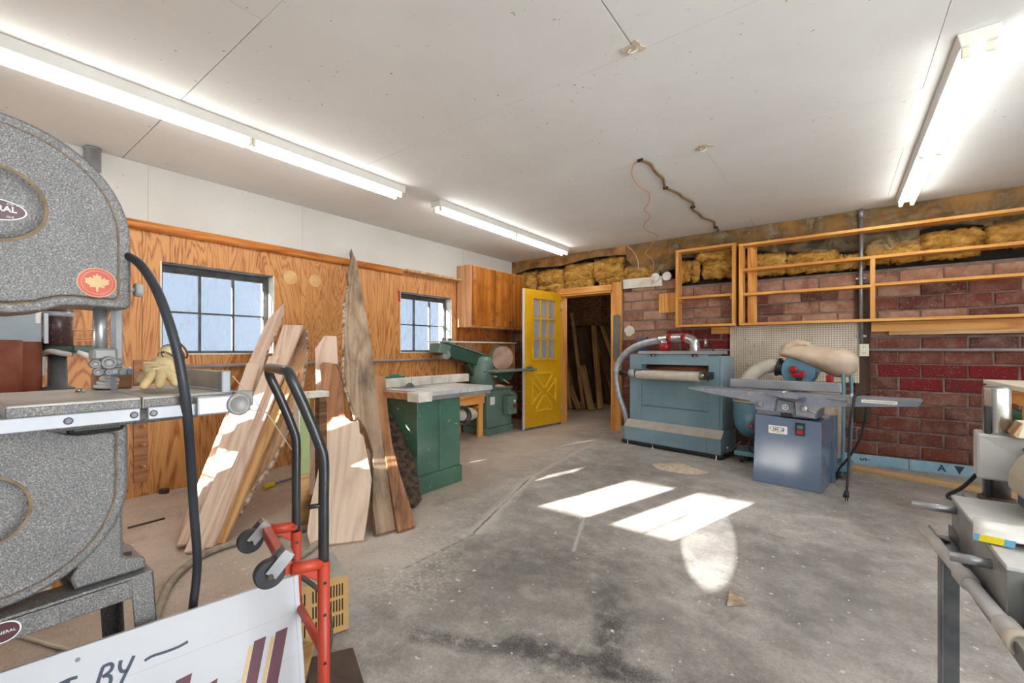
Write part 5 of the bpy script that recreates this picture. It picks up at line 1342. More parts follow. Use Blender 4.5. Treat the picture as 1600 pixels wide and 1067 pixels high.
fn = part('fence_plate', MB().box(2.88, 3.255, 0.452, 0.464, 1.078, 1.126), M['steel'], bs, bv=0.003)
part('fence_cap', MB().box(3.235, 3.262, 0.446, 0.468, 1.07, 1.128), M['alu'], bs, bv=0.004)
kb = part('clamp_knob', MB().lathe((3.28, 0.475, 1.043), (1, 0, 0), [(0.027, 0), (0.028, 0.004), (0.028, 0.012), (0.025, 0.014), (0.020, 0.014), (0.019, 0.0125), (0.0, 0.0125)], 30), M['steeldust'], bs)
part('clamp_lug', MB().box(3.255, 3.285, 0.47, 0.512, 1.035, 1.075), M['steeldust'], bs, bv=0.004)
# lower support casting and stand
part('support_foot', MB().prism([(3.09, 0.290, 0.80), (3.09, 0.292, 0.665), (3.09, 0.335, 0.650), (3.09, 0.338, 0.622), (3.09, 0.205, 0.622), (3.09, 0.198, 0.650), (3.09, 0.235, 0.73)], (-0.13, 0, 0)), M['hammer'], bs, bv=0.006)
part('foot_bolt', MB().cyl((3.06, 0.305, 0.652), (3.06, 0.305, 0.664), 0.011, n=6), M['rusty'], bs)
sx0, sx1, sy0, sy1 = 2.74, 3.115, -0.26, 0.345
part('stand_beam', MB().box(sx1-0.01, sx1, sy0, sy1, 0.568, 0.618), M['hammer'], bs, bv=0.003)
part('stand_beam', MB().box(sx0, sx0+0.01, sy0, sy1, 0.568, 0.618), M['hammer'], bs, bv=0.003)
part('stand_beam', MB().box(sx0, sx1, sy1-0.01, sy1, 0.568, 0.618), M['hammer'], bs, bv=0.003)
part('stand_beam', MB().box(sx0, sx1, sy0, sy0+0.01, 0.568, 0.618), M['hammer'], bs, bv=0.003)
top = MB(); top.box(sx0, sx0+0.10, sy0, sy1, 0.611, 0.621); top.box(sx1-0.085, sx1, sy0, sy1, 0.611, 0.621); top.box(sx0+0.1, sx1-0.085, sy1-0.15, sy1, 0.611, 0.621); top.box(sx0+0.1, sx1-0.085, sy0, sy0+0.15, 0.611, 0.621)
part('stand_top', top, M['hammer'], bs, bv=0.002)
for sx, x in ((1, sx1), (-1, sx0)):
    for sy, y in ((1, sy1), (-1, sy0)):
        m = MB()
        m.prism([(x, y, 0.62), (x, y-sy*0.045, 0.62), (x+sx*0.03, y-sy*0.01, 0.0), (x+sx*0.03, y+sy*0.03, 0.0)], (-sx*0.006, 0, 0))
        m.prism([(x, y, 0.62), (x-sx*0.06, y, 0.62), (x-sx*0.02, y+sy*0.03, 0.0), (x+sx*0.03, y+sy*0.03, 0.0)], (0, -sy*0.006, 0))
        part('leg', m, M['hammer'], bs, bv=0.002, seg=1)
mo = part('motor', MB().cyl((2.80, 0.0, 0.25), (3.02, 0.0, 0.25), 0.10, n=24), M['black'], bs)
part('motor_shelf', MB().box(2.75, 3.10, -0.24, 0.13, 0.12, 0.14), M['black'], bs)
part('belt_guard', MB().prism([(3.09, -0.16, 0.60), (3.09, 0.06, 0.60), (3.09, 0.14, 0.30), (3.09, 0.10, 0.12), (3.09, -0.16, 0.12)], (-0.06, 0, 0)), M['black'], bs, bv=0.01)
d2 = part('stand_decal', MB().prism(ellipse(3.1155, 0.095, 0.592, 0.026, 0.022), (0.001, 0, 0)), M['white'], bs, label='oval maroon decal')
part('decal_field', MB().prism(ellipse(3.1163, 0.095, 0.592, 0.0235, 0.0195), (0.0008, 0, 0)), M['plate'], d2)
text_part('lettering', 'GENERAL', 0.0085, (3.1173, 0.095, 0.592), (0, 1, 0), (0, 0, 1), M['white'], d2)
part('thick_cord', MB().tube(smooth_path([(3.09, 0.30, 1.415), (3.13, 0.312, 1.395), (3.18, 0.322, 1.355), (3.24, 0.329, 1.295), (3.28, 0.342, 1.205), (3.29, 0.355, 1.116), (3.27, 0.371, 1.023), (3.22, 0.394, 0.889), (3.17, 0.415, 0.76), (3.13, 0.435, 0.608), (3.12, 0.428, 0.487), (3.10, 0.42, 0.35), (3.06, 0.42, 0.12), (3.0, 0.44, 0.014), (2.85, 0.45, 0.013)], 6), 0.0105, 12), M['cordblack'], bs, label='thick black rubber power cord')

# things lying on the saw table
nu = thing('hex_nut', 'small steel nut and washer lying on the saw table', 'nut', (3.0, 0.228, 1.075))
part('washer', MB().lathe((3.0, 0.228, 1.0752), (0, 0, 1), [(0.010, 0), (0.010, 0.002)], 16), M['steel'], nu)
part('nut', MB().cyl((3.0, 0.226, 1.077), (3.0, 0.226, 1.084), 0.0065, n=6), M['chrome'], nu)
gl = thing('work_glove', 'pale leather work glove with fingers draped on the saw table', 'glove', (3.12, 0.35, 1.076))
def glove(parent, o, pose, mat, lift=0.0):
    V = []; E = []; Rr = []
    for v, r in pose['palm']:
        V.append(v); Rr.append(r)
    for i in range(len(pose['palm'])-1): E.append((i, i+1))
    for root, chain in pose['fingers']:
        p = root
        for v, r in chain:
            V.append(v); Rr.append(r*0.84); E.append((p, len(V)-1)); p = len(V)-1
    return skin('glove_body', V, E, Rr, mat, parent, 1, o)
pose1 = {'palm': [((3.10, 0.362, 1.140), (0.026, 0.018)), ((3.115, 0.350, 1.128), (0.030, 0.019)), ((3.085, 0.378, 1.155), (0.024, 0.019)), ],
 'fingers': [(1, [((3.15, 0.334, 1.118), 0.0145), ((3.172, 0.318, 1.103), 0.0125), ((3.182, 0.306, 1.088), 0.011)]),
             (1, [((3.165, 0.348, 1.115), 0.0145), ((3.185, 0.340, 1.100), 0.013), ((3.195, 0.336, 1.088), 0.0115)]),
             (1, [((3.158, 0.366, 1.118), 0.014), ((3.182, 0.369, 1.106), 0.0135), ((3.19, 0.372, 1.089), 0.012)]),
             (0, [((3.135, 0.386, 1.122), 0.013), ((3.155, 0.396, 1.105), 0.012), ((3.163, 0.402, 1.089), 0.011)]),
             (0, [((3.06, 0.345, 1.118), 0.015), ((3.05, 0.328, 1.095), 0.012)])]}
pose1['palm'] = [pose1['palm'][1], pose1['palm'][0], pose1['palm'][2]]
pose1['fingers'] = [(0 if k < 3 else 1, f[1]) for k, f in enumerate(pose1['fingers'])]
glove(gl, (3.12, 0.35, 1.076), pose1, M['leather'])
part('cuff', MB().lathe((3.083, 0.380, 1.156), (-0.55, 0.62, 0.42), [(0.024, 0), (0.028, 0.012), (0.030, 0.026), (0.027, 0.026), (0.024, 0.010)], 20, caps=False), M['leather'], gl)
part('cuff_trim', MB().torus((3.083-0.0155, 0.380+0.0175, 1.156+0.0118), (-0.55, 0.62, 0.42), 0.0285, 0.0028, 22, 8), M['leathertrim'], gl, label='brown cuff binding')
gl2 = thing('work_glove', 'pale leather work glove crumpled behind the other glove', 'glove', (2.99, 0.39, 1.076))
pose2 = {'palm': [((2.98, 0.40, 1.150), (0.028, 0.020)), ((2.975, 0.415, 1.165), (0.026, 0.018))],
 'fingers': [(0, [((3.0, 0.372, 1.135), 0.013), ((3.01, 0.350, 1.115), 0.012), ((3.015, 0.335, 1.092), 0.011)]), (0, [((3.005, 0.385, 1.125), 0.013), ((3.02, 0.37, 1.105), 0.012), ((3.025, 0.36, 1.09), 0.011)]), (0, [((3.02, 0.405, 1.125), 0.013), ((3.04, 0.41, 1.10), 0.012), ((3.045, 0.412, 1.088), 0.011)]), (0, [((2.96, 0.375, 1.12), 0.013), ((2.95, 0.36, 1.095), 0.011)])]}
glove(gl2, (2.99, 0.39, 1.076), pose2, M['leather'])
part('cuff', MB().lathe((2.975, 0.417, 1.166), (-0.2, 0.8, 0.45), [(0.020, 0), (0.024, 0.02), (0.027, 0.03), (0.024, 0.03), (0.02, 0.012)], 18, caps=False), M['leather'], gl2)
part('cuff_trim', MB().torus((2.975-0.006, 0.417+0.026, 1.166+0.0145), (-0.2, 0.8, 0.45), 0.0265, 0.0028, 20, 8), M['leathertrim'], gl2, label='brown cuff binding')
wb_ = single('wood_block', 'small brown wood block on the saw table behind the blade', 'block', MB().box(2.872, 2.925, 0.268, 0.345, 1.0755, 1.118), M['boardbrown'], (2.9, 0.31, 1.0755), bv=0.003)
tp = thing('tape_roll', 'silver tape roll lying on the wood block behind the blade', 'tape roll', (2.898, 0.31, 1.118))
part('roll', MB().lathe((2.898, 0.318, 1.1185), (0, 0, 1), [(0.017, 0), (0.032, 0), (0.032, 0.014), (0.017, 0.014)], 30, caps=False), M['chrome'], tp)
part('core', MB().lathe((2.898, 0.318, 1.1185), (0, 0, 1), [(0.0165, 0), (0.0172, 0.0), (0.0172, 0.0145), (0.0165, 0.0145)], 30, caps=False), M['cream'], tp)
rp = MB()
for k in range(3):
    rp.torus((2.945, 0.285+0.004*k, 1.082+0.010*k), (0.15*k, 0.1, 1), 0.020-0.002*k, 0.005, 20, 8)
single('rope_coil', 'little coil of white cord on the saw table behind blade', 'cord coil', rp, M['white'], (2.945, 0.285, 1.076))

# ---------------------------------------------------------------- bench behind the saw, sanding sleeves and drum motor
bn = thing('side_bench', 'narrow timber bench hidden behind the band saw', 'bench', (1.58, 0.2, 0))
part('top', MB().box(1.46, 1.80, -0.30, 0.50, 0.955, 0.99), M['pine_y'], bn, bv=0.003)
for x in (1.48, 1.72):
    for y in (-0.28, 0.36):
        part('leg', MB().box(x, x+0.06, y, y+0.06, 0, 0.955), M['pine_z'], bn, bv=0.003)
def sleeve(cx, cy, r, h, label):
    t = thing('sanding_sleeve', label, 'sanding sleeve', (cx, cy, 0.99), 0, None)
    part('sleeve', MB().lathe((cx, cy, 0.9905), (0, 0, 1), [(r-0.006, 0), (r, 0), (r, h), (r-0.006, h)], 40, caps=False), M['sandpaper'], t)
    part('inner_core', MB().lathe((cx, cy, 0.9905), (0, 0, 1), [(r-0.0065, 0), (r-0.0065, h-0.002)], 40, caps=False), M['cream'], t)
sleeve(1.70, 0.165, 0.082, 0.232, 'wide brown sanding sleeve standing left of the maroon drum')
sleeve(1.56, 0.262, 0.058, 0.228, 'narrower brown sanding sleeve standing against the drum motor')
dm = thing('drum_motor', 'maroon drum motor with bright clamp band on dark column', 'motor', (1.56, 0.352, 0.99))
mx, my = 1.52, 0.352
mx, my = 1.54, 0.372
part('column', MB().lathe((mx, my, 0.99), (0, 0, 1), [(0.06, 0), (0.06, 0.012), (0.035, 0.02), (0.032, 0.17)], 20), M['darksteel'], dm)
part('neck', MB().lathe((mx, my, 1.15), (0, 0, 1), [(0.05, 0), (0.056, 0.015), (0.056, 0.045), (0.045, 0.055)], 20), M['sanddark'], dm)
part('drum', MB().cyl((mx, my, 1.2), (mx, my, 1.40), 0.053, n=28), M['maroon'], dm)
part('clamp_band', MB().lathe((mx, my, 1.338), (0, 0, 1), [(0.0535, 0), (0.0575, 0), (0.0575, 0.022), (0.0535, 0.022)], 32, caps=False), M['alu'], dm)
part('clamp_strap', MB().box(mx+0.045, mx+0.062, my-0.052, my-0.036, 1.21, 1.35), M['alu'], dm, bv=0.002)
part('clamp_toggle', MB().box(mx+0.02, mx+0.05, my-0.075, my-0.058, 1.30, 1.36), M['white'], dm, bv=0.004)
part('side_arm', MB().box(mx-0.02, mx+0.02, my+0.05, my+0.135, 1.168, 1.202), M['sanddark'], dm, bv=0.004)
part('arm_tip', MB().cyl((mx, my+0.135, 1.188), (mx-0.01, my+0.175, 1.176), 0.010, n=10), M['alu'], dm)
part('front_handle', MB().tube(smooth_path([(mx+0.03, my-0.05, 1.165), (mx+0.10, my-0.035, 1.175), (mx+0.11, my+0.0, 1.165), (mx+0.06, my+0.03, 1.16)], 5), 0.012, 10), M['dusty'], dm)
part('plug', MB().cyl((mx+0.04, my+0.06, 1.172), (mx+0.05, my+0.105, 1.148), 0.010, 0.014, 12), M['white'], dm)
part('power_cord', MB().tube(smooth_path([(mx+0.05, my+0.105, 1.148), (mx+0.06, my+0.15, 1.12), (mx+0.06, my+0.19, 1.075), (mx+0.05, my+0.205, 1.02), (mx+0.02, my+0.17, 0.93)], 5), 0.0075, 8), M['black'], dm)
single('vent_pipe', 'short grey pipe stub at the ceiling edge above the saw', 'pipe', MB().lathe((0.055, 0.742, 2.52), (0, 0, 1), [(0.046, 0), (0.046, 0.168), (0.049, 0.168), (0.049, 0.15)], 20), M['galv'], (0.055, 0.742, 2.52))
# ---------------------------------------------------------------- slabs and boards leaning on the left wall
def slab(name, label, o, W, L, N, poly, th, mat, lift=0.0, edge=None, side_mat=None, bark=None, group='rough boards leaning on the left wall', cat='board'):
    """outline in metres in the board's own plane, thickness behind the face; the edge that still carries bark is a part"""
    W = Vector(W); L = Vector(L); N = Vector(N)
    m = MB().prism([(u, v, 0) for u, v in poly], (0, 0, -th))
    ob = single(name, label, cat, m, mat, (0, 0, 0), bv=0.0025, seg=1, group=group)
    p = Vector(o) + N*lift
    ob.matrix_world = Matrix(((W.x, L.x, N.x, p.x), (W.y, L.y, N.y, p.y), (W.z, L.z, N.z, p.z), (0, 0, 0, 1)))
    if bark:
        rr = random.Random(len(poly)+int(th*1000)); b = MB()
        pts = []
        for (a, c) in zip(bark, bark[1:]):
            for k in range(5): pts.append((a[0]+(c[0]-a[0])*k/5, a[1]+(c[1]-a[1])*k/5))
        pts.append(bark[-1])
        b.tube([(u+rr.uniform(-0.003, 0.003), v, -th*0.55+rr.uniform(-0.002, 0.002)) for u, v in pts], th*0.5, 8, rfun=lambda i: th*(0.47+0.03*math.sin(i*1.7)))
        bo = part('bark_edge', b, side_mat, ob)
    return ob
GW, GL, GN = (0.6354, 0.7722, 0.001), (-0.5792, 0.4758, 0.6619), (0.5107, -0.4212, 0.7496)
slab('waney_board', 'long waney board with barked pointed tip at far left of pile', (1.38, 0.877, 0.0), GW, GL, GN,
     [(0.0, 0.022), (0.055, 0.025), (0.10, 0.574), (0.165, 1.082), (0.121, 1.774), (0.150, 2.12), (0.149, 2.40), (0.125, 2.50), (0.033, 2.249), (0.005, 1.569), (-0.003, 1.237), (-0.014, 1.008), (-0.023, 0.271)], 0.022, M['boardpink'], 0, side_mat=M['barkpale'], bark=[(0.121, 1.70), (0.146, 2.12), (0.146, 2.38), (0.125, 2.48)])
slab('short_board', 'short pale board in front at the bottom of left pile', (1.39, 0.874, 0.0), GW, GL, GN, [(0.005, 0.02), (0.058, 0.02), (0.147, 0.718), (0.053, 0.752)], 0.026, M['board'], 0.030)
slab('narrow_board', 'slim pale board with square top before the waney board', (1.493, 0.9, 0.0), GW, GL, GN, [(0.0, 0.02), (0.036, 0.02), (0.050, 1.046), (0.028, 1.603), (-0.070, 1.62), (-0.048, 0.748)], 0.024, M['board'], 0.0)
slab('medium_board', 'medium pale board with square top in middle of left pile', (1.512, 0.885, 0.0), GW, GL, GN, [(-0.009, 0.02), (0.048, 0.02), (0.130, 0.997), (0.030, 1.014)], 0.03, M['board'], 0.012)
slab('long_board', 'long pale board standing behind the medium board in left pile', (1.535, 0.912, 0.0), GW, GL, GN, [(-0.013, 0.015), (0.043, 0.015), (0.128, 1.707), (0.052, 1.708)], 0.032, M['board'], 0.0)
slab('wide_board', 'tallest square-topped board in the left pile', (1.526, 0.965, 0.0), GW, GL, GN, [(-0.011, 0.02), (0.05, 0.02), (0.212, 2.142), (0.040, 2.148)], 0.036, M['boardpink'], 0.0)
slab('golden_board', 'golden board behind the tallest square-topped board in left pile', (1.508, 1.024, 0.0), GW, GL, GN, [(-0.006, 0.02), (0.056, 0.02), (0.235, 1.507), (0.151, 1.54)], 0.036, M['boardgold'], 0.0)
slab('bark_slab', 'rear slab with rough bark edge on right of left pile', (1.436, 1.069, 0.0), GW, GL, GN, [(0.0, 0.03), (0.035, 0.053), (0.085, 0.232), (0.124, 0.396), (0.185, 0.531), (0.229, 0.742), (0.278, 1.269), (0.243, 1.8), (0.195, 2.084), (0.151, 2.143), (0.132, 1.845), (0.095, 1.202), (0.03, 0.5)], 0.04, M['boardtan'], 0.0, side_mat=M['barkpale'], bark=[(0.03, 0.07), (0.085, 0.232), (0.124, 0.396), (0.185, 0.531), (0.229, 0.742), (0.278, 1.269), (0.243, 1.8), (0.195, 2.084)])
slab('spire_slab', 'tall weathered grey slab tapering to a crooked spire', (2.207, 1.678, 0.0), (0.3058, 0.9308, -0.2001), (-0.6262, 0.3549, 0.6942), (0.7172, -0.0869, 0.6914),
     [(0.0, 0.035), (-0.007, 0.214), (0.029, 0.658), (-0.013, 0.859), (-0.096, 1.017), (-0.14, 1.236), (-0.149, 1.409), (-0.123, 1.964), (-0.110, 2.3), (-0.058, 2.626), (-0.062, 2.85), (-0.03, 3.035), (-0.006, 3.2), (-0.012, 3.30), (0.0, 3.36), (0.012, 3.27), (0.053, 3.10), (0.07, 2.63), (0.096, 2.087), (0.11, 1.642), (0.103, 1.049), (0.114, 0.785), (0.129, 0.062)], 0.05, M['boardgrey'], 0.0, side_mat=M['barkpale'], bark=[(-0.06, 0.95), (-0.13, 1.236), (-0.140, 1.409), (-0.115, 1.964), (-0.10, 2.3), (-0.05, 2.626)])
slab('figured_slab', 'wide pale slab with arched grain and knotty top', (2.187, 1.596, 0.0), (0.5872, 0.8094, -0.0056), (-0.5953, 0.4365, 0.6746), (0.5485, -0.3928, 0.7381),
     [(-0.30, 0.022), (0.0, 0.022), (0.023, 0.211), (0.044, 0.443), (-0.018, 0.808), (-0.046, 0.84), (-0.054, 0.948), (-0.114, 0.95), (-0.130, 0.972), (-0.152, 0.991), (-0.171, 1.03), (-0.213, 1.037), (-0.247, 0.995), (-0.277, 0.866), (-0.298, 0.615), (-0.325, 0.311), (-0.328, 0.112)], 0.034, M['board'], 0.0, side_mat=M['barkpale'], bark=[(-0.165, 1.0), (-0.20, 1.02), (-0.238, 0.985)])
slab('forked_board', 'narrow brown board with dark stain right of the spire slab', (2.259, 1.80, 0.0), (0.4399, 0.8761, -0.1974), (-0.6006, 0.4504, 0.6606), (0.6677, -0.1721, 0.7243),
     [(0.0, 0.022), (0.117, 0.067), (0.092, 0.195), (0.025, 0.456), (-0.031, 0.73), (-0.058, 1.044), (-0.077, 1.42), (-0.197, 1.414), (-0.161, 1.163), (-0.119, 0.915), (-0.089, 0.665)], 0.03, M['boardbrown'], 0.0)
bkm = slab('bark_slab', 'dark rugged bark slab leaning next to the green table saw', (2.02, 2.175, 0.0), (0.4247, 0.8834, -0.1982), (-0.5771, 0.4328, 0.6925), (0.6975, -0.1798, 0.6936),
     [(-0.098, 0.03), (-0.02, 0.03), (0.024, 0.072), (0.013, 0.244), (-0.011, 0.384), (-0.077, 0.622), (-0.138, 0.778), (-0.191, 0.992), (-0.225, 1.03), (-0.28, 0.895), (-0.22, 0.5)], 0.045, M['bark'], 0.0, side_mat=M['bark'], bark=[(0.018, 0.09), (0.008, 0.244), (-0.016, 0.384), (-0.082, 0.622), (-0.143, 0.778), (-0.196, 0.99)])
slab('clipped_board', 'pale pinkish board with clipped corner behind the brown slab', (1.75, 1.75, 0.0), (0.5984, 0.8005, -0.0329), (-0.4071, 0.3392, 0.8481), (0.69, -0.4941, 0.5289),
     [(-0.21, 0.03), (-0.044, 0.03), (-0.098, 0.778), (-0.143, 1.241), (-0.176, 1.529), (-0.275, 1.528), (-0.335, 1.391), (-0.26, 0.78)], 0.03, M['boardpink'], 0.0)
slab('dark_topped_slab', 'brown slab with dark waney top standing in the middle', (1.85, 1.72, 0.0), (0.6042, 0.7954, -0.0485), (-0.3753, 0.3378, 0.8632), (0.7029, -0.5033, 0.5026),
     [(-0.14, 0.03), (-0.02, 0.03), (-0.088, 0.728), (-0.12, 0.939), (-0.153, 1.105), (-0.203, 1.23), (-0.309, 1.237), (-0.324, 1.207), (-0.252, 0.883)], 0.036, M['boardbrown'], 0.0, side_mat=M['bark'], bark=[(-0.16, 1.10), (-0.205, 1.222), (-0.30, 1.23)])
slab('offcut_board', 'short leaning board beside the green-painted post', (1.40, 1.62, 0.0), (0.6042, 0.7954, -0.0485), (-0.5553, 0.4378, 0.7132), (0.56, -0.42, 0.70),
     [(0.02, 0.03), (0.10, 0.03), (0.04, 1.33), (-0.055, 1.37)], 0.03, M['boardpink'], 0.0)
# little trestle with a green-painted post
tz = thing('trestle_stand', 'old timber trestle with pale green post and orange foot', 'trestle', (1.62, 1.50, 0))
part('post', MB().box(1.615, 1.685, 1.462, 1.532, 0.36, 0.86), M['greenwood'], tz, bv=0.003, label='pale green painted post')
part('post_foot', MB().box(1.617, 1.683, 1.464, 1.530, 0.0, 0.36), M['boardgold'], tz, bv=0.003, label='bare golden post foot')
part('post_face', MB().box(1.613, 1.687, 1.455, 1.462, 0.36, 0.86), M['whitewood'], tz, bv=0.002)  # sunlit left face of the post, its brightness put in as white board
part('top_rail', MB().box(1.60, 1.70, 1.455, 1.66, 0.86, 0.90), M['whitewood'], tz, bv=0.003)
part('post', MB().box(1.62, 1.68, 1.60, 1.655, 0.0, 0.86), M['lumberdark'], tz, bv=0.003)
part('stretcher', MB().box(1.635, 1.665, 1.53, 1.60, 0.15, 0.20), M['pine_y'], tz, bv=0.003)
single('taut_string', 'thin pale string slanting across in front of leaning boards', 'string', MB().tube([(1.70, 1.06, 1.03), (1.63, 1.14, 0.955), (1.62, 1.30, 0.76), (1.625, 1.46, 0.49)], 0.0028, 6), M['wirewhite'], (1.63, 1.14, 0.955))
sd = thing('screwdriver', 'long screwdriver with yellow handle on the floor by wall', 'screwdriver', (0.4, 1.95, 0.02), 0)
part('handle', MB().lathe((0.62, 1.70, 0.022), (-0.28, 0.96, 0), [(0.012, 0), (0.022, 0.01), (0.022, 0.09), (0.012, 0.11)], 14), M['yellowtool'], sd)
part('shaft', MB().cyl((0.59, 1.805, 0.022), (0.47, 2.20, 0.012), 0.008, n=10), M['darksteel'], sd)
sd.location = (0.0, 0.0, 0.0)
for c in sd.children: pass
sd.location = (0.4, 1.95, 0.02)

# ---------------------------------------------------------------- hand truck
Nn = Vector((3.472, 0.598, 0)); Fn = Vector((3.188, 0.673, 0))
hb = (Fn-Nn).normalized(); hb = Vector((hb.y, -hb.x, 0))            # backwards
if hb.y > 0: hb = -hb
dirx = (Fn-Nn).normalized()
ht = thing('hand_truck', 'orange-red hand truck with black wrapped handle and rear casters', 'hand truck', tuple((Nn+Fn)/2))
def at(P, back, z): 
    v = P + hb*back; return (v.x, v.y, z)
tn, tf = at(Nn, 0.077, 1.122), at(Fn, 0.077, 1.122)
inn = Vector(tn) + dirx*0.03; inf = Vector(tf) - dirx*0.03
path = [at(Nn, 0, 0.645), at(Nn, 0, 0.80), at(Nn, 0, 0.90), at(Nn, 0.012, 0.95), at(Nn, 0.045, 1.04), at(Nn, 0.070, 1.10), tuple(Vector(tn)+dirx*0.02+Vector((0, 0, 0.004)) ), tuple(Vector(tn)+dirx*0.06+hb*0.004+Vector((0, 0, 0.008)))]
path += [tuple(Vector(tf)-dirx*0.06+hb*0.004+Vector((0, 0, 0.008))), tuple(Vector(tf)-dirx*0.02+Vector((0, 0, 0.004))), at(Fn, 0.070, 1.10), at(Fn, 0.045, 1.04), at(Fn, 0.012, 0.95), at(Fn, 0, 0.90), at(Fn, 0, 0.80), at(Fn, 0, 0.625)]
part('handle_tube', MB().tube(smooth_path(path, 5), 0.0128, 14), M['tapeblack'], ht, label='black wrapped handle')
part('handle_stub', MB().tube([at(Nn, -0.005, 0.79), at(Nn, 0.035, 0.793)], 0.006, 8), M['black'], ht)
for P, zt in ((Nn, 0.65), (Fn, 0.63)):
    fr = part('side_tube', MB().tube([at(P, 0, 0.10), at(P, 0, 0.3), at(P, 0, zt)], 0.0145, 14), M['truckred'], ht)
    for z in (0.60, 0.52, 0.40, 0.28):
        part('hole', MB().cyl(tuple(Vector(at(P, 0.001, z))-dirx*0.0142), tuple(Vector(at(P, 0.001, z))-dirx*0.0150), 0.0042, n=10), M['black'], fr)
    part('caster_arm', MB().tube([at(P, 0.0, 0.645), at(P, 0.075, 0.652)], 0.0145, 12), M['truckred'], ht)
    part('gusset', MB().prism([at(P, 0.012, 0.60), at(P, 0.065, 0.64), at(P, 0.065, 0.655), at(P, 0.012, 0.655)], tuple(dirx*0.014)), M['truckred'], ht, bv=0.003)
    dz = 0.036 if P is Nn else 0.012
    c0 = Vector(at(P, 0.085, 0.662+dz)); wc = Vector(at(P, 0.122, 0.622+dz))
    ca = part('caster_fork', MB().bar(tuple(c0+dirx*0.020), tuple(wc+dirx*0.020), 0.003, 0.028, tuple(hb)), M['steel'], ht)
    part('fork_plate', MB().bar(tuple(c0-dirx*0.020), tuple(wc-dirx*0.020), 0.003, 0.028, tuple(hb)), M['steel'], ca)
    part('fork_crown', MB().bar(tuple(c0-dirx*0.021), tuple(c0+dirx*0.021), 0.026, 0.012, tuple((c0-wc).normalized())), M['steel'], ca)
    part('wheel', MB().lathe(tuple(wc-dirx*0.014), tuple(dirx), [(0.029, 0), (0.033, 0.004), (0.033, 0.020), (0.029, 0.024)], 30), M['rubber'], ca)
    part('axle_bolt', MB().cyl(tuple(wc-dirx*0.026), tuple(wc+dirx*0.026), 0.006, n=10), M['rusty'], ca)
part('cross_strip', MB().bar(at(Nn, 0.082, 0.655), at(Fn, 0.082, 0.655), 0.022, 0.030), M['truckred'], ht, bv=0.003)
for z in (0.16, 0.42):
    part('cross_bar', MB().tube([at(Nn, 0, z), at(Fn, 0, z)], 0.011, 10), M['truckred'], ht)
part('toe_plate', MB().prism([at(Nn, -0.01, 0.006), at(Fn, -0.01, 0.006), at(Fn, -0.17, 0.006), at(Nn, -0.17, 0.006)], (0, 0, 0.006)), M['rusty'], ht, bv=0.002)
part('toe_riser', MB().prism([at(Nn, -0.012, 0.006), at(Fn, -0.012, 0.006), at(Fn, -0.012, 0.16), at(Nn, -0.012, 0.16)], tuple(hb*-0.006)), M['rusty'], ht)
part('axle', MB().cyl(tuple(Vector(at(Nn, 0.06, 0.09))-dirx*0.03), tuple(Vector(at(Fn, 0.06, 0.09))+dirx*0.03), 0.008, n=10), M['steel'], ht)
for P, s in ((Nn, 1), (Fn, -1)):
    w0 = Vector(at(P, 0.06, 0.09)) + dirx*s*0.035
    part('wheel', MB().lathe(tuple(w0-dirx*0.018), tuple(dirx), [(0.06, 0), (0.085, 0.004), (0.09, 0.018), (0.085, 0.032), (0.06, 0.036)], 28), M['rubber'], ht)
    part('axle_bracket', MB().bar(at(P, 0.0, 0.15), at(P, 0.06, 0.09), 0.012, 0.03), M['truckred'], ht)
part('curved_brace', MB().tube(smooth_path([at(Fn, 0.0, 0.50), tuple(Vector(at(Fn, -0.08, 0.40))), tuple(Vector(at(Fn, -0.10, 0.25))), at(Fn, -0.05, 0.10)], 6), 0.007, 8), M['rusty'], ht)

# ---------------------------------------------------------------- sign board leaning in the foreground
T0 = Vector((3.222, 0.660, 0.512)); SU = Vector((0.1730, 0.9849, 0)).normalized(); SV = Vector((-0.2048, 0.036, 0.978)).normalized(); SN = SU.cross(SV)
sg_ = thing('sign_board', 'white hand-lettered sign board with maroon letters in foreground', 'sign', (3.28, 0.2, 0.0))
def S3(u, v, d=0.0): return tuple(T0 + SU*u + SV*v + SN*d)
HB = 0.52
part('panel', MB().prism([S3(-1.25, -HB), S3(0, -HB), S3(0, 0), S3(-1.25, 0)], tuple(SN*-0.016)), M['signwhite'], sg_, bv=0.0015)
part('corner_strip', MB().prism([S3(-0.012, -HB), S3(0.001, -HB), S3(0.001, 0.0), S3(-0.012, 0.0)], tuple(SN*0.0012)), M['signwhite'], sg_, bv=0.0005, seg=1)
for v in (-0.098, -0.212, -0.33):
    part('board_seam', MB().prism([S3(-1.25, v-0.0006), S3(-0.012, v-0.0006), S3(-0.012, v+0.0006), S3(-1.25, v+0.0006)], tuple(SN*0.0003)), M['dusty'], sg_)
def stroke(pts, w, mat, name='letter'):
    m = MB(); P = smooth_path([(u, v, 0) for u, v in pts], 5) if len(pts) > 2 else [Vector((u, v, 0)) for u, v in pts]
    Lf, Rt = [], []
    for i, p in enumerate(P):
        t = (P[min(i+1, len(P)-1)] - P[max(i-1, 0)]).normalized(); nn = Vector((-t.y, t.x, 0))*(w/2)
        Lf.append(p+nn); Rt.append(p-nn)
    for i in range(len(P)-1):
        q = [Lf[i], Rt[i], Rt[i+1], Lf[i+1]]
        b = len(m.v)
        m.v += [S3(a.x, a.y, 0.0008) for a in q]
        m.face((b, b+1, b+2, b+3))
    return m
def letter(strokes, w, label=None):
    m = MB()
    for s in strokes:
        k = stroke(s, w, None); b = len(m.v); m.v += k.v; m.f += [tuple(i+b for i in f) for f in k.f]; m.s += k.s
    o = part('painted_letter', m, M['navy'], sg_)
    return o
letter([[(-0.35, -0.078), (-0.335, -0.074), (-0.31, -0.0755), (-0.285, -0.075), (-0.2655, -0.071)]], 0.0062)
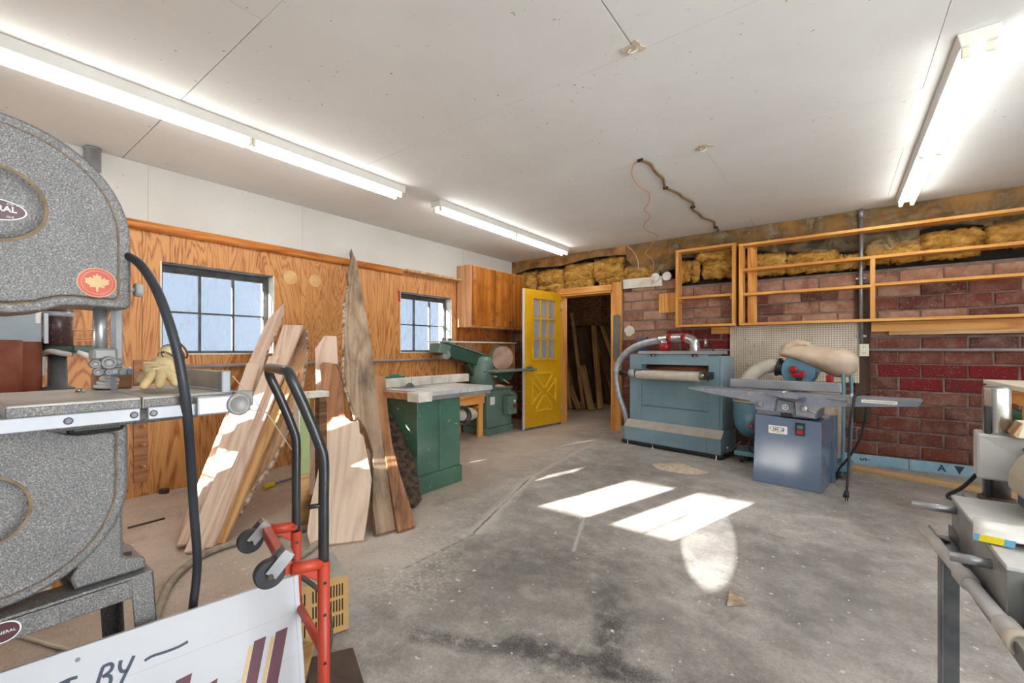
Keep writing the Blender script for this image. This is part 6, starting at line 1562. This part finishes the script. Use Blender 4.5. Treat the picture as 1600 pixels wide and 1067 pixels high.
letter([[(-0.4225, -0.058), (-0.430, -0.083), (-0.436, -0.110)], [(-0.4235, -0.058), (-0.411, -0.057), (-0.4065, -0.064), (-0.411, -0.073), (-0.424, -0.079)], [(-0.420, -0.0785), (-0.411, -0.083), (-0.410, -0.095), (-0.419, -0.106), (-0.434, -0.110)]], 0.0068)
letter([[(-0.392, -0.058), (-0.394, -0.072), (-0.390, -0.083), (-0.381, -0.084)], [(-0.369, -0.058), (-0.378, -0.078), (-0.388, -0.098), (-0.394, -0.112)]], 0.0068)
letter([[(-0.496, -0.062), (-0.478, -0.059), (-0.464, -0.0600)], [(-0.478, -0.060), (-0.484, -0.085), (-0.490, -0.110)]], 0.0068)
def flat(poly, mat, d=0.0008): return MB().prism([S3(u, v, 0) for u, v in poly], tuple(SN*d))
def ital(u0, w, vt, vb=-0.34, k=0.26, gold=0.009):
    s = (vt-vb)*k
    o = part('painted_letter', flat([(u0, vt-0.0), (u0+w, vt+0.001), (u0+w-s, vb), (u0-s, vb)], None), M['signmaroon'], sg_)
    part('letter_shadow', flat([(u0-0.013, vt-0.008), (u0-0.013+gold, vt-0.008), (u0-0.013+gold-s, vb), (u0-0.013-s, vb)], None), M['signgold'], o)
ital(-0.120, 0.029, -0.132); ital(-0.066, 0.031, -0.131)
part('painted_letter', flat([(-0.291, -0.150), (-0.259, -0.147), (-0.275, -0.215), (-0.262, -0.28), (-0.29, -0.28), (-0.33, -0.34), (-0.345, -0.34)], None), M['signmaroon'], sg_)
part('painted_letter', flat([(-0.229, -0.188), (-0.206, -0.184), (-0.245, -0.34), (-0.27, -0.34)], None), M['signmaroon'], sg_)
part('screw', MB().lathe(S3(-0.464, -0.025, 0.0), tuple(SN), [(0.0045, 0), (0.004, 0.001)], 12), M['darksteel'], sg_)

# ---------------------------------------------------------------- heater box and floor bits beside it
fa = math.atan2(0.95, 0.30)
hx = thing('heater', 'tan vented heater box with slotted front on the floor', 'heater', (2.855, 1.065, 0.0), fa)
# local x runs along its front to the right, y = depth behind, z up; front at y=0
HW, HH, HD = 0.31, 0.235, 0.26
part('casing', MB().box(-HW, 0, 0.008, HD, 0.006, HH), M['heatertop'], hx, bv=0.004)
gr = MB()
cols = [(-0.29, -0.165), (-0.145, -0.02)]
hol = []
for (a, b) in cols:
    for zz in (0.030, 0.093, 0.156):
        n = 11
        for i in range(n):
            x = a + (b-a)*(i+0.25)/n; hol.append((x, x+(b-a)/n*0.5, zz, zz+0.05))
wall_grid(gr, -HW, 0, 0.006, HH, hol, lambda m, p, q, c, d: m.box(p, q, 0.0, 0.006, c, d))
part('grille', gr, M['heater'], hx)
part('grille_dark', MB().box(-HW+0.004, -0.004, 0.0062, 0.0078, 0.01, HH-0.006), M['black'], hx)
for x in (-HW+0.03, -0.03):
    for y in (0.03, HD-0.03):
        part('foot', MB().box(x-0.012, x+0.012, y-0.012, y+0.012, 0, 0.007), M['black'], hx)
single('steel_plate', 'dark rusty steel plate lying on the floor before the heater', 'plate', MB().prism([(2.985, 1.00, 0.004), (2.90, 0.86, 0.004), (3.14, 0.74, 0.004), (3.24, 0.89, 0.004)], (0, 0, 0.012)), M['rusty'], (3.07, 0.87, 0.0), bv=0.002)
single('wood_scrap', 'weathered wood scrap on the floor under the heater front', 'offcut', MB().bar((2.84, 0.90, 0.016), (2.99, 0.79, 0.016), 0.04, 0.03), M['lumber'], (2.9, 0.85, 0.0), bv=0.003)
single('flexible_conduit', 'ribbed tan flexible conduit snaking over floor to the trestle', 'conduit', MB().tube(smooth_path([(2.62, 0.44, 0.02), (2.35, 0.50, 0.02), (2.186, 0.575, 0.02), (2.035, 0.636, 0.02), (1.81, 0.746, 0.02), (1.66, 0.886, 0.02), (1.60, 1.015, 0.02), (1.62, 1.18, 0.02), (1.70, 1.40, 0.02), (1.74, 1.52, 0.02), (1.82, 1.56, 0.02), (1.95, 1.48, 0.02), (2.039, 1.34, 0.02), (2.12, 1.20, 0.02), (2.22, 1.12, 0.02)], 16), 0.018, 12, rfun=lambda i: 0.0175+0.0015*(i % 2)), M['flexgrey'], (2.0, 0.64, 0.0))
single('white_cable', 'white cable curving over the floor under the saw stand', 'cable', MB().tube(smooth_path([(1.75, 0.2, 0.008), (1.913, 0.262, 0.008), (2.009, 0.296, 0.008), (2.106, 0.336, 0.008), (2.3, 0.40, 0.008)], 5), 0.007, 8), M['wirewhite'], (1.9, 0.26, 0.0))
# ---------------------------------------------------------------- right foreground machine
rm = thing('column_machine', 'dusty steel column machine with round post and rails at right', 'machine', (4.95, 1.5, 0.0))
bx = MB(); bx.box(4.778, 5.30, 1.29, 1.812, 0.60, 0.742)
part('table_box', bx, M['steeldust'], rm, bv=0.003)
part('table_plate', MB().box(4.777, 5.31, 1.285, 1.815, 0.742, 0.752), M['dusty'], rm, bv=0.002)
part('rear_bracket', MB().box(4.82, 5.06, 1.80, 1.95, 0.69, 0.735), M['steeldust'], rm, bv=0.004)
part('post_flange', MB().lathe((4.886, 1.90, 0.735), (0, 0, 1), [(0.040, 0), (0.040, 0.008), (0.032, 0.012)], 28), M['rusty'], rm)
po = part('post', MB().lathe((4.886, 1.90, 0.74), (0, 0, 1), [(0.0295, 0), (0.0295, 0.325), (0.0275, 0.33)], 36), M['chrome'], rm)
part('post_cap', MB().lathe((4.886, 1.90, 1.069), (0, 0, 1), [(0.027, 0), (0.027, 0.004), (0.021, 0.005)], 30), M['darksteel'], po)
kw = MB(); kw.box(4.858, 4.868, 1.868, 1.885, 0.745, 1.015)
part('keyway', kw, M['black'], po)
cm_ = MB(); cm_.prism([(4.838, 1.86, 0.80), (4.838, 1.86, 0.935), (4.985, 1.835, 0.925), (5.02, 1.85, 0.80)], (0.01, 0.10, 0))
part('clamp_casting', cm_, M['dusty'], rm, bv=0.006)
for z in (0.83, 0.90):
    part('clamp_bolt', MB().cyl((4.93, 1.845, z), (4.93, 1.832, z), 0.006, n=6), M['darksteel'], rm)
hdm = MB(); hdm.prism([(4.888, 1.80, 0.845), (4.905, 1.80, 0.885), (4.935, 1.79, 0.925), (5.06, 1.79, 0.93), (5.06, 1.80, 0.77), (4.96, 1.80, 0.765), (4.885, 1.80, 0.80)], (0, -0.20, 0))
part('head_casting', hdm, M['beigecast'], rm, bv=0.01)
part('head_base', MB().box(4.905, 5.08, 1.62, 1.80, 0.755, 0.80), M['bluedark'], rm, bv=0.006)
part('head_screw', MB().cyl((4.965, 1.66, 0.925), (4.965, 1.66, 0.945), 0.008, n=10), M['darksteel'], rm)
for y, x0 in ((1.745, 4.684), (1.394, 4.712)):
    part('rod', MB().cyl((x0, y, 0.712 if y < 1.5 else 0.725), (4.80, y, 0.712 if y < 1.5 else 0.725), 0.0105, n=14), M['steel'], rm)
ch = MB()
c0, c1 = Vector((4.752, 1.815, 0.625)), Vector((4.80, 1.0, 0.625))
dch = (c1-c0).normalized(); sidech = Vector((dch.y, -dch.x, 0))
if sidech.x > 0: sidech = -sidech
ch.bar(c0, c1, 0.044, 0.005); ch.bar(c0-sidech*0.022+Vector((0, 0, 0.018)), c1-sidech*0.022+Vector((0, 0, 0.018)), 0.005, 0.04); ch.bar(c0+sidech*0.022+Vector((0, 0, 0.012)), c1+sidech*0.022+Vector((0, 0, 0.012)), 0.005, 0.03)
part('rail_channel', ch, M['darksteel'], rm, bv=0.001, seg=1)
t0, t1 = Vector((4.714, 1.77, 0.648)), Vector((4.775, 1.19, 0.648))
td = (t1-t0).normalized()
part('rail_tube', MB().cyl(t0, t1, 0.0145, n=18), M['dusty'], rm)
for u in (0.56, 0.94):
    c = t0 + (t1-t0)*u
    part('rail_collar', MB().lathe(c-td*0.03, td, [(0.016, 0), (0.0195, 0.004), (0.0195, 0.05), (0.016, 0.056)], 18), M['dusty'], rm)
ec = t1
part('end_cap', MB().lathe(ec-td*0.012, td, [(0.020, 0), (0.023, 0.008), (0.023, 0.024), (0.018, 0.026), (0.014, 0.020), (0.0, 0.020)], 24), M['beigecast'], rm)
part('tube_hanger', MB().bar(t0+td*0.05+Vector((0.0, 0, 0.0)), c0+dch*0.05, 0.03, 0.012), M['darksteel'], rm)
part('tube_hanger', MB().bar(t0+td*0.45, c0+dch*0.46, 0.03, 0.012), M['darksteel'], rm)
def angle_leg(x, y, sx, sy):
    m = MB(); m.box(x, x+sx*0.046, y, y+sy*0.006, 0, 0.622); m.box(x, x+sx*0.006, y, y+sy*0.046, 0, 0.622)
    part('leg', m, M['darksteel'], rm, bv=0.001, seg=1)
angle_leg(4.745, 1.79, 1, -1); angle_leg(5.30, 1.79, -1, -1); angle_leg(4.96, 1.02, 1, 1); angle_leg(5.30, 1.02, -1, 1)
part('frame_rail', MB().box(4.83, 5.30, 1.02, 1.07, 0.60, 0.625), M['darksteel'], rm, bv=0.002)
part('frame_rail', MB().box(5.26, 5.30, 1.02, 1.79, 0.575, 0.60), M['darksteel'], rm, bv=0.002)
part('near_casting', MB().prism([(4.80, 1.29, 0.60), (4.80, 1.29, 0.735), (4.86, 1.05, 0.72), (4.86, 1.05, 0.62)], (0.4, 0, 0)), M['dusty'], rm, bv=0.01)
part('rear_cord', MB().tube(smooth_path([(4.86, 1.96, 0.80), (4.83, 1.99, 0.74), (4.80, 2.02, 0.70), (4.82, 2.03, 0.685), (4.90, 1.97, 0.685), (4.95, 1.9, 0.66)], 6), 0.006, 8), M['black'], rm)
cbx = thing('cream_box', 'cream carton resting on the clamp casting by the post', 'box', (4.95, 1.85, 0.935))
part('carton', MB().prism([(4.905, 1.80, 0.9365), (4.915, 1.80, 0.978), (5.05, 1.79, 0.985), (5.05, 1.79, 0.9365)], (0.005, 0.09, 0)), M['cream'], cbx, bv=0.003)
part('flap', MB().prism([(4.905, 1.80, 0.9365), (4.915, 1.80, 0.978), (4.898, 1.80, 0.945)], (0.005, 0.09, 0)), M['oldpine_x'], cbx)
# crumpled bag with blue and yellow label lying on the table plate
bgt = thing('paper_bag', 'crumpled white bag with yellow and blue label on table', 'bag', (4.83, 1.50, 0.752))
m = MB(); rr = random.Random(12); n1, n2 = 12, 8
grid = []
for i in range(n1+1):
    for k in range(n2+1):
        u, w = i/n1, k/n2
        x = 4.752 + 0.25*u + 0.03*w; y = 1.405 + 0.17*w - 0.05*u
        z = 0.7565 + 0.022*abs(math.sin(PI*w*1.5+u*3))*min(1, u*3+0.15)*(0.5+0.5*math.sin(u*7+w*4)) + rr.uniform(0, 0.006)*min(1, 3*w)
        if x < 4.777: z = max(z, 0.757)
        grid.append(len(m.v)); m.v.append((x, y, z))
for i in range(n1):
    for k in range(n2):
        a = i*(n2+1)+k; m.face((a, a+n2+1, a+n2+2, a+1), True)
o = part('sheet', m, M['label'], bgt); s = o.modifiers.new('solid', 'SOLIDIFY'); s.thickness = 0.003; s.offset = -1
def lab(u0, u1, mt):
    part('label_band', MB().prism([(4.752+u0, 1.4040-0.2*u0, 0.756), (4.752+u1, 1.4040-0.2*u1, 0.756), (4.754+u1, 1.4035-0.2*u1, 0.771), (4.754+u0, 1.4035-0.2*u0, 0.771)], (0, -0.0012, 0)), M[mt], bgt)
lab(0.0, 0.008, 'labelblue'); lab(0.008, 0.044, 'labelyellow'); lab(0.044, 0.06, 'labelblue')

# bench against the wall at the right edge
wb2 = thing('workbench', 'timber workbench with cream top at right edge of room', 'workbench', (5.7, 3.5, 0))
part('top', MB().box(5.262, 6.6, 3.30, 4.1, 0.965, 0.99), M['cream'], wb2, bv=0.002)
part('apron', MB().box(5.27, 6.6, 3.32, 3.36, 0.89, 0.965), M['pine_x'], wb2, bv=0.003)
part('apron', MB().box(5.27, 5.31, 3.36, 4.08, 0.89, 0.965), M['pine_y'], wb2, bv=0.003)
for x in (5.275, 6.5):
    for y in (3.33, 4.0):
        part('leg', MB().box(x, x+0.08, y, y+0.08, 0, 0.89), M['pine_z'], wb2, bv=0.003)
part('lower_shelf', MB().box(5.28, 6.55, 3.35, 4.05, 0.72, 0.745), M['boardbrown'], wb2)
gc = thing('green_case', 'dark green tool case on the lower shelf of the workbench', 'case', (5.5, 3.55, 0.745))
part('body', MB().box(5.30, 5.75, 3.40, 3.70, 0.7455, 0.80), M['green'], gc, bv=0.01)
part('lid', MB().box(5.30, 5.75, 3.40, 3.70, 0.802, 0.845), M['green'], gc, bv=0.01)
part('latch', MB().box(5.40, 5.44, 3.392, 3.40, 0.78, 0.82), M['steel'], gc, bv=0.002)

# ---------------------------------------------------------------- bits on the floor
single('wood_chip', 'triangular pale wood shard on the bare concrete floor', 'wood chip', MB().prism([(4.085, 2.335, 0.002), (4.10, 2.20, 0.002), (4.175, 2.27, 0.002)], (0, 0, 0.018)), M['chip'], (4.12, 2.27, 0.0), bv=0.002)
single('floor_strip', 'thin dark strip lying on the dusty floor under plywood', 'strip', MB().bar((0.748, 0.796, 0.005), (0.735, 0.995, 0.005), 0.022, 0.008), M['rusty'], (0.74, 0.9, 0.0))
single('floor_scrap', 'tiny dark scrap on the floor at the plywood foot', 'scrap', MB().obox((0.06, 1.17, 0.02), (0.8, 0.6, 0), (-0.6, 0.8, 0), (0, 0, 1), 0.03, 0.02, 0.02), M['rusty'], (0.06, 1.17, 0.0), bv=0.003)
rr = random.Random(31)
fb = [((4.20, 1.75), 'tiny pale flake on concrete between wood shard and column machine leg'), ((3.75, 1.72), 'tiny pale flake beside the upright arm of the dark floor stain'),
      ((3.62, 2.45), 'tiny pale flake on concrete left of the bright oval light patch'), ((3.05, 2.42), 'tiny pale flake on concrete left of the short pale scuff line'),
      ((2.95, 1.75), 'tiny pale flake on concrete between heater and dark floor stain'), ((4.55, 2.6), 'tiny pale flake on concrete right of the wood shard')]
cm0 = MB().prism([(-0.012, -0.004, 0), (0.0, -0.008, 0), (0.013, 0.002, 0), (0.002, 0.008, 0)], (0, 0, 0.004))
cme = mesh_of(cm0, 'paint_flake'); cme.materials.append(M['label'])
for (x, y), lab_ in fb:
    o = inst('paint_flake', cme, None, (x, y, 0.001), (0, 0, rr.uniform(0, 6)), (rr.uniform(0.4, 1.0),)*3)
    tag(o, lab_, 'flake', 'pale flakes on the concrete floor')
